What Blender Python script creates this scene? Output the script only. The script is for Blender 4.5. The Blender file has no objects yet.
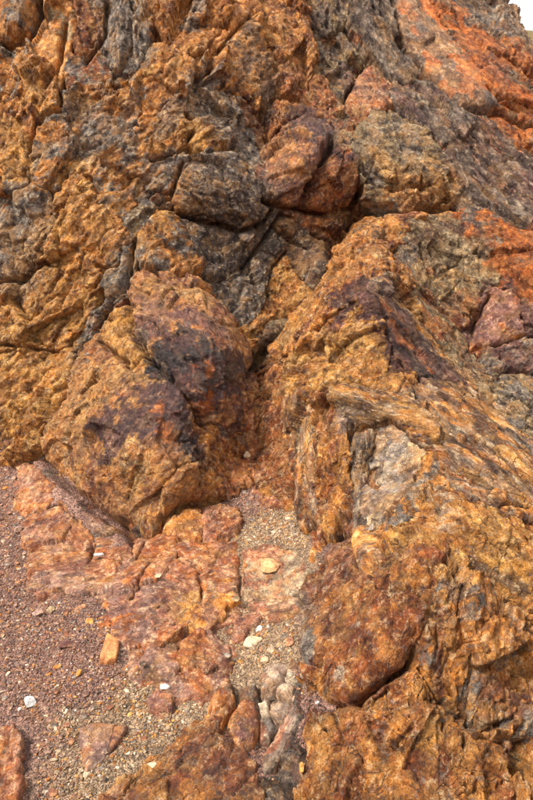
import bpy, math, random
import numpy as np

# ------------------------------------------------------------------ camera, sky, sun, exposure
scene = bpy.context.scene
C = scene.collection
CAM = np.array((0.0, 0.0, 1.6)); PITCH = math.radians(-12.0); FPX = 28.0/36.0*800.0
cam_d = bpy.data.cameras.new('camera'); cam = bpy.data.objects.new('camera', cam_d); C.objects.link(cam)
cam.location = CAM; cam.rotation_euler = (math.radians(90)+PITCH, 0, 0)
cam_d.sensor_fit = 'VERTICAL'; cam_d.sensor_height = 36.0; cam_d.lens = 28.0
cam_d.clip_start = 0.05; cam_d.clip_end = 3000.0
scene.camera = cam
SUN_EL = math.radians(52); SUN_AZ = math.radians(-118)      # azimuth from +Y, clockwise: behind the camera on the left
world = bpy.data.worlds.new('World'); scene.world = world; world.use_nodes = True
wn = world.node_tree.nodes; wl = world.node_tree.links; wn.clear()
w_out = wn.new('ShaderNodeOutputWorld'); w_bg = wn.new('ShaderNodeBackground'); w_sky = wn.new('ShaderNodeTexSky')
w_sky.sky_type = 'NISHITA'; w_sky.sun_disc = False; w_sky.sun_elevation = SUN_EL; w_sky.sun_rotation = SUN_AZ
w_sky.air_density = 1.0; w_sky.dust_density = 4.0; w_sky.ozone_density = 1.0
w_hs = wn.new('ShaderNodeHueSaturation'); w_hs.inputs['Saturation'].default_value = 0.22; w_hs.inputs['Value'].default_value = 1.0
w_mx = wn.new('ShaderNodeMixRGB'); w_mx.inputs[0].default_value = 0.55; w_mx.inputs[2].default_value = (8.4, 8.5, 8.8, 1)   # even cloud cover
w_bg.inputs['Strength'].default_value = 0.06
wl.new(w_sky.outputs[0], w_hs.inputs['Color']); wl.new(w_hs.outputs[0], w_mx.inputs[1])
wl.new(w_mx.outputs[0], w_bg.inputs['Color']); wl.new(w_bg.outputs[0], w_out.inputs['Surface'])
sun_d = bpy.data.lights.new('sun', 'SUN'); sun_d.energy = 1.6; sun_d.angle = math.radians(10); sun_d.color = (1.0, 0.95, 0.87)
sun = bpy.data.objects.new('sun', sun_d); C.objects.link(sun)
from mathutils import Vector, Matrix
_sd = Vector((math.sin(SUN_AZ)*math.cos(SUN_EL), math.cos(SUN_AZ)*math.cos(SUN_EL), math.sin(SUN_EL)))
sun.rotation_euler = _sd.to_track_quat('Z', 'Y').to_euler(); sun.location = (-4, -6, 8)
scene.view_settings.view_transform = 'Standard'; scene.view_settings.look = 'None'
scene.view_settings.gamma = 1.0; scene.view_settings.exposure = 2.1
scene.render.filter_size = 1.1
scene.render.resolution_x = 682; scene.render.resolution_y = 1024

# ------------------------------------------------------------------ numpy noise
f32 = np.float32
rs = np.random.RandomState(7); random.seed(7)
PERM = rs.permutation(4096).astype(np.int32)
GR = rs.normal(size=(4096, 3)).astype(f32); GR /= np.linalg.norm(GR, axis=1)[:, None]
RND = rs.rand(4096, 4).astype(f32)
def _h(x, y, z): return PERM[(PERM[(PERM[x & 4095] + y) & 4095] + z) & 4095]
def perlin(P):
    P = np.asarray(P, f32); I = np.floor(P).astype(np.int32); F = P - I
    W = F*F*F*(F*(F*6-15)+10); r = 0
    for dx in (0, 1):
        wx = W[:, 0] if dx else 1-W[:, 0]
        for dy in (0, 1):
            wy = W[:, 1] if dy else 1-W[:, 1]
            for dz in (0, 1):
                wz = W[:, 2] if dz else 1-W[:, 2]
                g = GR[_h(I[:, 0]+dx, I[:, 1]+dy, I[:, 2]+dz)]
                r = r + wx*wy*wz*(g[:, 0]*(F[:, 0]-dx)+g[:, 1]*(F[:, 1]-dy)+g[:, 2]*(F[:, 2]-dz))
    return r*1.5
def fbm(P, freq, octv=3, gain=0.5, seed=0):
    r = 0; a = 1.0; tot = 0
    for o in range(octv):
        r = r + a*perlin(P*freq + (seed*17.3+o*5.7)); tot += a; a *= gain; freq *= 2.03
    return r/tot*1.4
def ridged(P, freq, octv=3, gain=0.5, seed=0):
    r = 0; a = 1.0; tot = 0
    for o in range(octv):
        r = r + a*(1-np.abs(perlin(P*freq + (seed*11.9+o*3.1)))*2.2); tot += a; a *= gain; freq *= 2.1
    return r/tot
def facets(P, cell, slope, off, seed=0):
    """fractured-rock relief: every Voronoi cell is a plane of its own tilt and height; returns (height, distance to joint in m)"""
    Q = (np.asarray(P, f32)/cell + seed*9.7).astype(f32); I = np.floor(Q).astype(np.int32)
    n = len(Q); d1 = np.full(n, 9, f32); d2 = np.full(n, 9, f32); hb = np.zeros(n, f32)
    for dx in (-1, 0, 1):
        for dy in (-1, 0, 1):
            for dz in (-1, 0, 1):
                k = _h(I[:, 0]+dx, I[:, 1]+dy, I[:, 2]+dz); R = RND[k]
                D0 = I[:, 0]+dx+R[:, 0]-Q[:, 0]; D1 = I[:, 1]+dy+R[:, 1]-Q[:, 1]; D2 = I[:, 2]+dz+R[:, 2]-Q[:, 2]
                d = D0*D0+D1*D1+D2*D2
                m = d < d1
                g = GR[k]
                hh = -(g[:, 0]*D0+g[:, 1]*D1+g[:, 2]*D2)*slope*cell + (R[:, 3]-0.5)*off
                d2 = np.where(m, d1, np.minimum(d2, d)); d1 = np.where(m, d, d1); hb = np.where(m, hh, hb)
    return hb, (np.sqrt(d2)-np.sqrt(d1))*cell*0.5
def sstep(a, b, x):
    t = np.clip((x-a)/(b-a), 0, 1); return t*t*(3-2*t)

# ------------------------------------------------------------------ the lie of the land
# every control point is a point of the place seen in a direction (px, py of a 533 x 800 frame) at a distance Y along the ground
cp, sp_ = math.cos(PITCH), math.sin(PITCH)
def ray(px, py):
    x = (np.asarray(px, float)-266.5)/FPX; z = -(np.asarray(py, float)-400)/FPX
    dy = cp - z*sp_; dz = sp_ + z*cp
    return np.stack([x/dy, np.ones_like(x), dz/dy], -1)
TH = math.radians(55); CT, ST = math.cos(TH), math.sin(TH)
def to_sth(P): return np.stack([P[..., 0], P[..., 1]*CT+P[..., 2]*ST, -P[..., 1]*ST+P[..., 2]*CT], -1)
def from_sth(s, t, h): return np.stack([s, t*CT-h*ST, t*ST+h*CT], -1)
CTRL = """
-110 -90 5.9|0 -90 5.6|130 -90 5.8|200 -90 6.1|280 -90 7.0|360 -90 7.2|440 -90 7.6|530 -90 8.2|620 -90 8.6
-110 0 5.5|0 0 5.3|60 0 5.3|130 10 5.5|200 0 5.5|270 0 6.2|330 0 6.4|400 0 6.6|460 0 6.9|510 5 7.1|560 0 7.6|640 0 8
-110 100 5.1|0 100 4.95|60 100 5.0|130 100 5.1|180 90 5.05|230 60 5.4|270 100 5.5|330 80 6.0|390 80 6.1|450 80 6.0|500 60 6.3|533 100 6.2|640 100 6.6
0 200 4.6|60 200 4.55|110 170 4.7|150 180 4.75|215 130 5.1|215 190 4.8|265 160 5.25|295 165 4.95|335 180 5.1|380 150 5.3|430 180 5.2|500 170 5.5|560 180 5.6|640 200 5.9
-110 250 4.6|0 250 4.55|25 240 4.4|70 270 4.35|120 250 4.35|165 245 4.45|215 245 4.85|250 260 4.85|300 260 4.95|325 235 5.15|332 250 4.95|345 240 4.65|340 205 5.2|400 220 5.0|440 210 5.15|440 260 4.8|480 240 4.9|533 260 4.75|640 280 4.9
0 340 4.3|60 330 4.25|90 340 4.25|115 300 4.2|150 290 4.15|200 300 4.1|170 340 3.85|220 350 3.9|245 340 4.3|270 330 4.5|300 290 4.8|286 318 4.7|315 300 4.35|300 340 4.1|262 352 4.45|345 270 4.45|368 284 4.12|372 300 4.02|398 335 3.92|425 370 3.82|350 320 4.05|330 350 3.98|400 270 4.55|412 310 4.28|432 335 4.25|452 368 4.1|460 330 4.5|500 330 4.5|560 340 4.5|640 350 4.6
-110 420 4.25|0 420 4.1|40 410 4.05|75 380 3.9|110 400 3.75|150 400 3.6|190 400 3.6|235 400 3.9|262 400 4.15|285 400 3.85|330 380 3.75|370 370 3.75|400 380 3.75|440 390 3.7|480 400 3.85|520 400 4.0|600 420 4.1
0 460 4.05|40 465 3.85|70 480 3.6|95 450 3.55|130 460 3.4|170 460 3.4|200 470 3.5|240 460 3.85|265 450 3.95|290 450 3.65|330 450 3.3|345 490 3.2|350 425 3.4|385 440 3.32|385 480 3.22|410 440 3.22|412 478 3.08|440 460 3.0|480 460 3.0|533 470 3.2|620 500 3.2
-110 520 3.6|0 520 3.35|40 510 3.4|80 520 3.35|110 525 3.3|150 530 3.15|200 505 3.4|240 500 3.5|275 500 3.45|310 520 3.2|330 530 3.0|360 540 2.85|390 530 2.75|420 505 2.6|470 500 2.6|533 520 2.6|600 550 2.5
0 600 2.55|60 580 2.75|110 580 2.75|160 590 2.65|210 570 2.85|270 550 3.05|280 600 2.65|310 590 2.55|335 600 2.35|370 590 2.2|420 560 2.25|480 570 2.25|533 600 2.2|600 620 2.15
-110 680 2.1|0 680 2.1|60 680 2.1|120 660 2.22|180 660 2.24|230 640 2.42|270 640 2.35|295 660 2.2|315 650 2.1|335 670 1.98|380 650 1.95|430 650 1.95|490 650 1.98|533 680 1.95|620 700 1.9
0 760 1.76|80 760 1.76|150 740 1.86|200 740 1.84|240 730 1.9|270 720 1.95|285 760 1.82|305 730 1.83|330 740 1.8|370 750 1.73|430 750 1.72|500 750 1.75|600 760 1.75
-110 850 1.42|0 850 1.42|100 850 1.42|200 830 1.5|250 850 1.42|300 850 1.42|360 850 1.42|430 850 1.42|530 850 1.45|640 850 1.45
"""
cps = []
for line in CTRL.strip().replace('\n', '|').split('|'):
    a, b, c = map(float, line.split()); cps.append(CAM + ray(a, b)*c)
for w in ((-2.6, 0.9, -0.12), (0, 0.8, -0.1), (2.6, 0.9, -0.05), (-3, -0.4, -0.3), (0, -0.4, -0.25), (3, -0.4, -0.2), (-2.6, 2.6, 0.1), (-4, 4, 0.3), (-5, 1, 0.0),
          (5, 1, 0.2), (4, 2.6, 1.6), (5.5, 4.5, 2.9), (-5.5, 4.6, 1.2), (-5.5, 5.6, 3.2), (-4.5, 6.5, 4.6), (6.5, 7, 4.4)):
    cps.append(np.array(w, float))
K = to_sth(np.array(cps))
def tps(r2): return 0.5*r2*np.log(r2+1e-9)
_d2 = ((K[:, None, :2]-K[None, :, :2])**2).sum(-1); nK = len(K)
_A = np.zeros((nK+3, nK+3)); _A[:nK, :nK] = tps(_d2)+np.eye(nK)*0.004
_A[:nK, nK] = 1; _A[:nK, nK+1:] = K[:, :2]; _A[nK, :nK] = 1; _A[nK+1:, :nK] = K[:, :2].T
_w = np.linalg.solve(_A, np.concatenate([K[:, 2], np.zeros(3)]))
S0, S1, T0, T1, DL = -5.6, 6.8, -0.9, 8.4, 0.025
gs = np.arange(S0, S1, DL); gt = np.arange(T0, T1, DL)
GS, GT = np.meshgrid(gs, gt, indexing='ij'); HH = np.zeros_like(GS)
for k in range(nK): HH += _w[k]*tps((GS-K[k, 0])**2+(GT-K[k, 1])**2)
HH += _w[nK]+_w[nK+1]*GS+_w[nK+2]*GT
hs, ht = np.gradient(HH, DL)
_n = np.stack([-hs, -ht, np.ones_like(hs)], -1); _n /= np.linalg.norm(_n, axis=-1)[..., None]
NN = np.stack([_n[..., 0], _n[..., 1]*CT-_n[..., 2]*ST, _n[..., 1]*ST+_n[..., 2]*CT], -1)
def lut(A, s, t):
    u = np.clip((s-S0)/DL, 0, len(gs)-1.001); v = np.clip((t-T0)/DL, 0, len(gt)-1.001)
    i = u.astype(int); j = v.astype(int); a = u-i; b = v-j
    if A.ndim == 3: a = a[..., None]; b = b[..., None]
    return A[i, j]*(1-a)*(1-b)+A[i+1, j]*a*(1-b)+A[i, j+1]*(1-a)*b+A[i+1, j+1]*a*b
def base(s, t): return from_sth(s, t, lut(HH, s, t))
def nrm(s, t):
    n = lut(NN, s, t); return n/np.linalg.norm(n, axis=-1)[..., None]
def hit(px, py):
    """where the line of sight meets the land: (s, t)"""
    px = np.atleast_1d(px).astype(float); py = np.atleast_1d(py).astype(float)
    d = ray(px, py); Ys = np.linspace(1.0, 12, 900)
    P = CAM + d[:, None, :]*Ys[None, :, None]; q = to_sth(P)
    g = q[..., 2]-lut(HH, q[..., 0], q[..., 1])
    neg = g < 0; i = np.where(neg.any(1), neg.argmax(1), 899); i = np.maximum(i, 1); r = np.arange(len(i))
    g0, g1 = g[r, i-1], g[r, i]; f = np.where(neg.any(1), g0/(g0-g1+1e-12), 1.0)
    Y = Ys[i-1]+(Ys[i]-Ys[i-1])*f; q = to_sth(CAM+d*Y[:, None])
    return q[:, 0], q[:, 1]
def hit3(px, py):
    s, t = hit(px, py); return base(s, t)
def sdist(poly, s, t):
    """signed distance to a closed polygon, positive inside"""
    A = np.asarray(poly); B = np.roll(A, -1, 0); d = np.full(s.shape, 1e9); ins = np.zeros(s.shape, bool)
    for (ax, ay), (bx, by) in zip(A, B):
        ex, ey = bx-ax, by-ay; L = ex*ex+ey*ey+1e-12
        u = np.clip(((s-ax)*ex+(t-ay)*ey)/L, 0, 1)
        d = np.minimum(d, (s-ax-u*ex)**2+(t-ay-u*ey)**2)
        if abs(ey) > 1e-12:
            c = (ay > t) != (by > t); ins ^= c & (s < ex*(t-ay)/ey+ax)
    return np.where(ins, 1, -1)*np.sqrt(d)

# ------------------------------------------------------------------ mineral colours (albedo)
def lin(r, g, b):
    c = np.array([r, g, b], float)/255; return np.where(c <= .04045, c/12.92, ((c+.055)/1.055)**2.4)
PAL = {  # dark, mid, light tone of each mineral
 'ochre':  ((116, 63, 23), (202, 124, 46), (234, 178, 104)),
 'gold':   ((130, 78, 28), (206, 142, 62), (236, 192, 122)),
 'rust':   ((72, 35, 19), (148, 77, 36), (206, 126, 56)),
 'grey':   ((66, 56, 51), (130, 116, 106), (188, 174, 160)),
 'dgrey':  ((56, 43, 37), (104, 87, 77), (154, 132, 114)),
 'purple': ((38, 22, 22), (84, 44, 38), (132, 88, 80)),
 'plum':   ((66, 38, 36), (116, 72, 64), (160, 116, 100)),
 'lichen': ((120, 58, 20), (184, 94, 26), (206, 124, 48)),
 'tan':    ((66, 44, 31), (122, 84, 56), (168, 130, 94)),
 'shale':  ((52, 40, 34), (98, 78, 66), (146, 124, 106)),
 'olive':  ((82, 67, 49), (148, 122, 88), (194, 170, 132)),
 'pink':   ((90, 50, 37), (152, 94, 66), (196, 142, 108)),
 'pale':   ((150, 122, 96), (202, 178, 150), (236, 222, 204)),
 'creamrock': ((104, 80, 66), (158, 130, 110), (204, 180, 158)),
 'scree':  ((92, 64, 56), (140, 104, 91), (182, 148, 133)),
 'gravel': ((98, 78, 60), (156, 129, 101), (200, 178, 150)),
 'black':  ((30, 21, 20), (56, 40, 37), (98, 74, 66)),
}
PAL = {k: np.array([lin(*c) for c in v]) for k, v in PAL.items()}
ALB = 0.80
def ramp(name, v):
    d, m, l = PAL[name]; v = v[:, None]
    return np.where(v < .5, d+(m-d)*(v*2), m+(l-m)*(v*2-1))

def capsule(P, A, B):
    AB = B-A; L = (AB*AB).sum()+1e-9; u = np.clip(((P-A)@AB)/L, 0, 1)
    return np.linalg.norm(P-A-u[:, None]*AB, axis=1)
STAINS = []     # filled below: (A, B, radius, mineral, strength, bbox)
def colour(P, Bd, c1, c2, mix, seed, streak=None):
    n = len(P)
    big = fbm(P, 2.6, 3, seed=seed); mid = fbm(Bd, 9, 4, 0.6, seed=seed+1); fine = fbm(Bd, 42, 3, 0.65, seed=seed+2); spk = perlin(P*150+seed)
    v = 0.54+0.30*mid+0.30*fine+0.10*spk+0.12*big
    v = np.clip(v, 0, 1)
    sel = fbm(Bd, 7.5, 5, 0.68, seed=seed+3)
    w2 = sstep(-0.07, 0.07, sel-(1-2*mix)*0.42)
    col = ramp(c1, v)*(1-w2[:, None])+ramp(c2, v)*w2[:, None]
    edge = fbm(P, 8, 5, 0.72, seed=31)
    TIGHT = {'purple': .3, 'black': .25, 'lichen': .45, 'plum': .6, 'shale': .55, 'tan': .7}; al = TIGHT.get(c1, 1.)*(1-w2)+TIGHT.get(c2, 1.)*w2
    lo, hi = P.min(0), P.max(0)
    for A, B, r, m, st in STAINS:
        if ((np.minimum(A, B)-2.2*r) > hi).any() or ((np.maximum(A, B)+2.2*r) < lo).any(): continue
        d = capsule(P, A, B)/r
        w = st*sstep(0.12, -0.12, d-1.0+edge*1.25)
        if w.max() <= 0: continue
        col = col*(1-w[:, None])+ramp(m, v)*w[:, None]; al = al*(1-w)+TIGHT.get(m, 1.)*w
    if streak is not None:      # thin beds of other colour seen edge-on
        q = fbm(streak, 24, 3, .65, seed=seed+12); q2 = fbm(streak, 15, 3, .6, seed=seed+13)
        f = (sstep(.10, .26, q)*.6*al)[:, None]; col = col*(1-f)+ramp('pale', v)*.8*f
        f = (sstep(.08, .25, q2)*.75)[:, None]; col = col*(1-f)+ramp('black', v)*f
        f = (sstep(-.12, -.26, q2)*.55*al)[:, None]; col = col*(1-f)+ramp('grey', v)*f
    # pale crusts and dark specks that run with the bedding
    rv = ridged(Bd, 14, 3, seed=seed+5); f = sstep(0.80, 0.98, rv+0.25*fine)*0.5*al
    col = col*(1-f[:, None])+(col*0.45+lin(214, 188, 150)*0.55)*f[:, None]
    f = sstep(0.30, 0.60, fbm(Bd, 20, 3, seed=seed+6))*0.5
    col = col*(1-f[:, None])+(col*0.30+lin(66, 42, 32)*0.35)*f[:, None]
    f = sstep(0.34, 0.6, fbm(P, 33, 2, seed=seed+7))*0.35*al
    col = col*(1-f[:, None])+lin(150, 138, 130)*f[:, None]
    return np.concatenate([np.clip(col*ALB, 0.004, 0.85), al[:, None]], 1)

# ------------------------------------------------------------------ materials
def rock_material(name, rough=0.8, bump=1.0, spec=0.3, scale=1.0, detail=1.0, bed=True):
    """weathered rock: the mineral colour of the piece, broken up by grain, crusts, specks and hairline joints that follow its bedding"""
    m = bpy.data.materials.new(name); m.use_nodes = True; nt = m.node_tree; N = nt.nodes; L = nt.links
    b = N['Principled BSDF']; b.inputs['Roughness'].default_value = rough; b.inputs['Specular IOR Level'].default_value = spec
    at = N.new('ShaderNodeAttribute'); at.attribute_name = 'mineral'
    if bed: tc = N.new('ShaderNodeAttribute'); tc.attribute_name = 'bedding'; co = tc.outputs['Vector']
    else: tc = N.new('ShaderNodeTexCoord'); co = tc.outputs['Object']
    rr = N.new('ShaderNodeMapRange'); rr.inputs['From Min'].default_value = .25; rr.inputs['To Min'].default_value = rough-.28; rr.inputs['To Max'].default_value = rough; L.new(at.outputs['Alpha'], rr.inputs['Value']); L.new(rr.outputs['Result'], b.inputs['Roughness'])
    def noise(sc_, det, ro, dist=0.0):
        n = N.new('ShaderNodeTexNoise'); n.inputs['Scale'].default_value = sc_*scale; n.inputs['Detail'].default_value = det
        n.inputs['Roughness'].default_value = ro; n.inputs['Distortion'].default_value = dist; L.new(co, n.inputs['Vector']); return n.outputs['Fac']
    def ramp_(fac, *st):
        r = N.new('ShaderNodeValToRGB'); e = r.color_ramp.elements
        while len(e) < len(st): e.new(0.5)
        for k, (p, c) in enumerate(st): e[k].position = p; e[k].color = (*((c, c, c) if isinstance(c, float) else c), 1)
        L.new(fac, r.inputs['Fac']); return r.outputs['Color']
    def mix(mode, f, a, c):
        x = N.new('ShaderNodeMixRGB'); x.blend_type = mode
        for k, q in ((0, f), (1, a), (2, c)):
            if isinstance(q, (int, float)): x.inputs[k].default_value = q
            elif isinstance(q, tuple): x.inputs[k].default_value = (*q, 1)
            else: L.new(q, x.inputs[k])
        return x.outputs[0]
    def mul(a, k):
        y = N.new('ShaderNodeMath'); y.operation = 'MULTIPLY'; L.new(a, y.inputs[0]); L.new(at.outputs['Alpha'], y.inputs[1]); a = y.outputs[0]
        x = N.new('ShaderNodeMath'); x.operation = 'MULTIPLY'; L.new(a, x.inputs[0]); x.inputs[1].default_value = k; return x.outputs[0]
    nA = noise(15, 12, .76); nB = noise(30, 10, .74); nC = noise(25, 10, .76); nG = noise(40, 8, .75); nH = noise(7.3, 12, .76); nF = noise(170, 4, .7)
    vo = N.new('ShaderNodeTexVoronoi'); vo.feature = 'DISTANCE_TO_EDGE'; vo.inputs['Scale'].default_value = 26*scale
    wv = N.new('ShaderNodeVectorMath'); wv.operation = 'MULTIPLY_ADD'; nw = N.new('ShaderNodeTexNoise'); nw.inputs['Scale'].default_value = 16*scale; nw.inputs['Detail'].default_value = 5
    L.new(co, nw.inputs['Vector']); L.new(nw.outputs['Color'], wv.inputs[0]); wv.inputs[1].default_value = (.05, .05, .05); L.new(co, wv.inputs[2]); L.new(wv.outputs[0], vo.inputs['Vector'])
    c = mix('MULTIPLY', detail, at.outputs['Color'], ramp_(nA, (.38, (.20, .16, .13)), (.46, (.68, .63, .58)), (.54, (1.18, 1.17, 1.12)), (.62, (2.1, 2.05, 1.85))))
    c = mix('MIX', mul(ramp_(nH, (.50, 0.0), (.57, 1.0)), .42*detail), c, (.58, .27, .07))
    c = mix('MIX', mul(ramp_(nB, (.545, 0.0), (.61, 1.0)), .62*detail), c, (.64, .46, .25))
    c = mix('MIX', mul(ramp_(nG, (.57, 0.0), (.60, 1.0)), .42*detail), c, (.25, .215, .19))
    c = mix('MIX', mul(ramp_(nC, (.40, 1.0), (.45, 0.0)), .62*detail), c, (.050, .026, .017))
    def mm(a, q, op='MULTIPLY'):
        x = N.new('ShaderNodeMath'); x.operation = op; L.new(a, x.inputs[0]); L.new(q, x.inputs[1]); return x.outputs[0]
    vb = N.new('ShaderNodeTexVoronoi'); vb.feature = 'DISTANCE_TO_EDGE'; vb.inputs['Scale'].default_value = 8.5*scale; L.new(wv.outputs[0], vb.inputs['Vector'])
    vc = N.new('ShaderNodeTexVoronoi'); vc.feature = 'DISTANCE_TO_EDGE'; vc.inputs['Scale'].default_value = 5.0*scale; wv2 = N.new('ShaderNodeVectorMath'); wv2.operation = 'ADD'; wv2.inputs[1].default_value = (3.3, 1.7, 5.1)
    L.new(wv.outputs[0], wv2.inputs[0]); L.new(wv2.outputs[0], vc.inputs['Vector'])
    n5 = noise(4.5, 4, .6); n6 = noise(6.5, 4, .6)
    c = mix('MIX', mul(mm(ramp_(vc.outputs['Distance'], (.0, 1.0), (.022, 0.0)), ramp_(n6, (.52, 0.0), (.64, 1.0))), .35*detail), c, (.58, .46, .32))
    c = mix('MIX', mul(mm(ramp_(vo.outputs['Distance'], (.0, 1.0), (.045, 0.0)), ramp_(n6, (.40, 1.0), (.60, 0.1))), .6*detail), c, (.045, .030, .024))
    crk = mm(ramp_(vb.outputs['Distance'], (.0, 1.0), (.020, 0.0)), ramp_(n5, (.44, 0.0), (.54, 1.0)))
    c = mix('MIX', mul(crk, .75*detail), c, (.035, .024, .020))
    c = mix('MULTIPLY', 1.0, c, ramp_(nF, (.36, (.62, .60, .59)), (.50, (1.0, 1.0, 1.0)), (.64, (1.42, 1.40, 1.36))))
    L.new(c, b.inputs['Base Color'])
    prev = None
    for h, dist, st in ((nA, .050, .6), (vo.outputs['Distance'], .035, .45), (nB, .024, .7), (nF, .005, .7)):
        q = N.new('ShaderNodeBump'); q.inputs['Strength'].default_value = min(1, st*bump); q.inputs['Distance'].default_value = dist/scale; L.new(h, q.inputs['Height'])
        if prev: L.new(prev, q.inputs['Normal'])
        prev = q.outputs['Normal']
    q = N.new('ShaderNodeBump'); q.invert = True; q.inputs['Strength'].default_value = min(1, .9*bump); q.inputs['Distance'].default_value = .012/scale; L.new(crk, q.inputs['Height']); L.new(prev, q.inputs['Normal']); prev = q.outputs['Normal']
    L.new(prev, b.inputs['Normal'])
    return m
M_ROCK = rock_material('weathered_rock'); M_GLOSS = rock_material('hematite_rock', rough=0.6, spec=0.5, detail=.85)
M_SLAB = rock_material('smooth_bedrock', bump=.6, detail=.75)
M_STONE = rock_material('gravel_stone', rough=0.85, bump=0.6, scale=1.8, detail=.4, bed=False)
def scree_material():
    m = bpy.data.materials.new('fine_scree'); m.use_nodes = True; nt = m.node_tree; N = nt.nodes; L = nt.links; b = N['Principled BSDF']; b.inputs['Roughness'].default_value = .9
    at = N.new('ShaderNodeAttribute'); at.attribute_name = 'mineral'; tc = N.new('ShaderNodeTexCoord'); col = at.outputs['Color']; nrm_ = None
    for sc_, dist in ((95, .012), (210, .006)):
        v = N.new('ShaderNodeTexVoronoi'); v.inputs['Scale'].default_value = sc_; L.new(tc.outputs['Object'], v.inputs['Vector'])
        hs = N.new('ShaderNodeSeparateColor'); L.new(v.outputs['Color'], hs.inputs[0])
        r = N.new('ShaderNodeValToRGB'); r.color_ramp.elements[0].color = (.45, .42, .40, 1); r.color_ramp.elements[1].color = (1.7, 1.62, 1.5, 1); L.new(hs.outputs[0], r.inputs[0])
        x = N.new('ShaderNodeMixRGB'); x.blend_type = 'MULTIPLY'; x.inputs[0].default_value = .8; L.new(col, x.inputs[1]); L.new(r.outputs[0], x.inputs[2]); col = x.outputs[0]
        q = N.new('ShaderNodeBump'); q.invert = True; q.inputs['Distance'].default_value = dist; L.new(v.outputs['Distance'], q.inputs['Height'])
        if nrm_: L.new(nrm_, q.inputs['Normal'])
        nrm_ = q.outputs['Normal']
    L.new(col, b.inputs['Base Color']); L.new(nrm_, b.inputs['Normal']); return m
M_SCREE = scree_material()

# ------------------------------------------------------------------ mesh helpers
def mesh_from(name, V, quads, col, mat, smooth=True, tri=False, bed=None):
    me = bpy.data.meshes.new(name); k = 3 if tri else 4
    V = np.asarray(V, f32); Q = np.asarray(quads, np.int32)
    me.vertices.add(len(V)); me.vertices.foreach_set('co', V.ravel())
    me.loops.add(Q.size); me.loops.foreach_set('vertex_index', Q.ravel())
    me.polygons.add(len(Q)); me.polygons.foreach_set('loop_start', np.arange(0, Q.size, k, dtype=np.int32))
    me.polygons.foreach_set('loop_total', np.full(len(Q), k, np.int32))
    me.polygons.foreach_set('use_smooth', np.full(len(Q), smooth))
    me.update(calc_edges=True)
    a = me.attributes.new('mineral', 'FLOAT_COLOR', 'POINT')
    c4 = np.ones((len(V), 4), f32); c4[:, :np.shape(col)[-1]] = col; a.data.foreach_set('color', c4.ravel())
    if bed is not None: bb = me.attributes.new('bedding', 'FLOAT_VECTOR', 'POINT'); bb.data.foreach_set('vector', np.asarray(bed, f32).ravel())
    me.materials.append(mat); return me
def grid_faces(keep):
    """quads of the cells whose four corners are kept; compacts vertices"""
    k = keep[:-1, :-1] & keep[1:, :-1] & keep[:-1, 1:] & keep[1:, 1:]
    ni, nj = keep.shape; idx = np.arange(ni*nj).reshape(ni, nj)
    q = np.stack([idx[:-1, :-1][k], idx[1:, :-1][k], idx[1:, 1:][k], idx[:-1, 1:][k]], -1)
    used = np.unique(q); rm = np.full(ni*nj, -1); rm[used] = np.arange(len(used))
    return used, rm[q]
def link(name, me, parent=None, loc=(0, 0, 0)):
    o = bpy.data.objects.new(name, me); C.objects.link(o); o.location = loc
    if parent: o.parent = parent
    return o
def tag(o, label=None, cat=None, group=None, kind=None):
    if label: o['label'] = label
    if cat: o['category'] = cat
    if group: o['group'] = group
    if kind: o['kind'] = kind
    return o
LIFT = 0.26; DOME = 0.20
KPX = 1.35          # mesh spacing in pixels of the 682 x 1024 picture
def frame_at(px, py, ang):
    a = hit3(px, py)[0]; b = hit3(px+25*math.cos(math.radians(ang)), py-25*math.sin(math.radians(ang)))[0]
    s, t = hit(px, py); n = nrm(s, t)[0]; u = b-a; u -= n*(u@n); u /= np.linalg.norm(u); v = np.cross(n, u)
    return u, v, n
def relief(P, Bd, sc, ro, seed, foli):
    W = np.stack([fbm(P, 7/sc, 2, seed=seed+k) for k in (1, 2, 3)], -1)*0.035*sc
    W2 = W*0.5
    h1, j1 = facets(Bd+W*.25, 0.30*sc, 0.34, 0.014*sc, seed)
    h2, j2 = facets(Bd+W2*.3, 0.10*sc, 0.32, 0.007*sc, seed+2)
    h3, j3 = facets(Bd+W2*.2, 0.036*sc, 0.46, 0.003*sc, seed+4)
    amp = 0.45+0.9*sstep(-0.35, 0.45, fbm(P, 2.3, 2, seed=seed+8))
    d = ro*(h1*0.85+h2*1.1*amp+h3*1.2*amp)
    d += ro*0.0022*sc*perlin(P*42/sc)+ro*0.0012*sc*perlin(P*95/sc)
    d += ro*0.011*sc*fbm(P, 5/sc, 5, 0.5, seed=seed+9)
    d -= ro*(0.020*sc*np.exp(-(j1/(0.006*sc))**2)*sstep(-.1, .3, fbm(P, 3, 2, seed=seed+5))+0.006*sc*np.exp(-(j2/(0.004*sc))**2))
    d += foli*0.010*sc*(ridged(Bd, 13/sc, 3, 0.6, seed=seed+6)+.35*ridged(Bd, 30/sc, 2, 0.6, seed=seed+7))
    return d
JOINTS = []
def joints(P, sc):
    """open cracks that run through the rock"""
    r = np.zeros(len(P)); lo, hi = P.min(0)-.2, P.max(0)+.2; W = None
    for A, B, w, dep in JOINTS:
        if (np.minimum(A, B) > hi).any() or (np.maximum(A, B) < lo).any(): continue
        if W is None: W = P+np.stack([fbm(P, 9, 4, .6, seed=60+k) for k in range(3)], -1)*.014
        q = capsule(W, A, B)/w; r = np.maximum(r, dep*np.exp(-q*q)+dep*.25*np.exp(-(q/3.2)**2))
    return r
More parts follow.
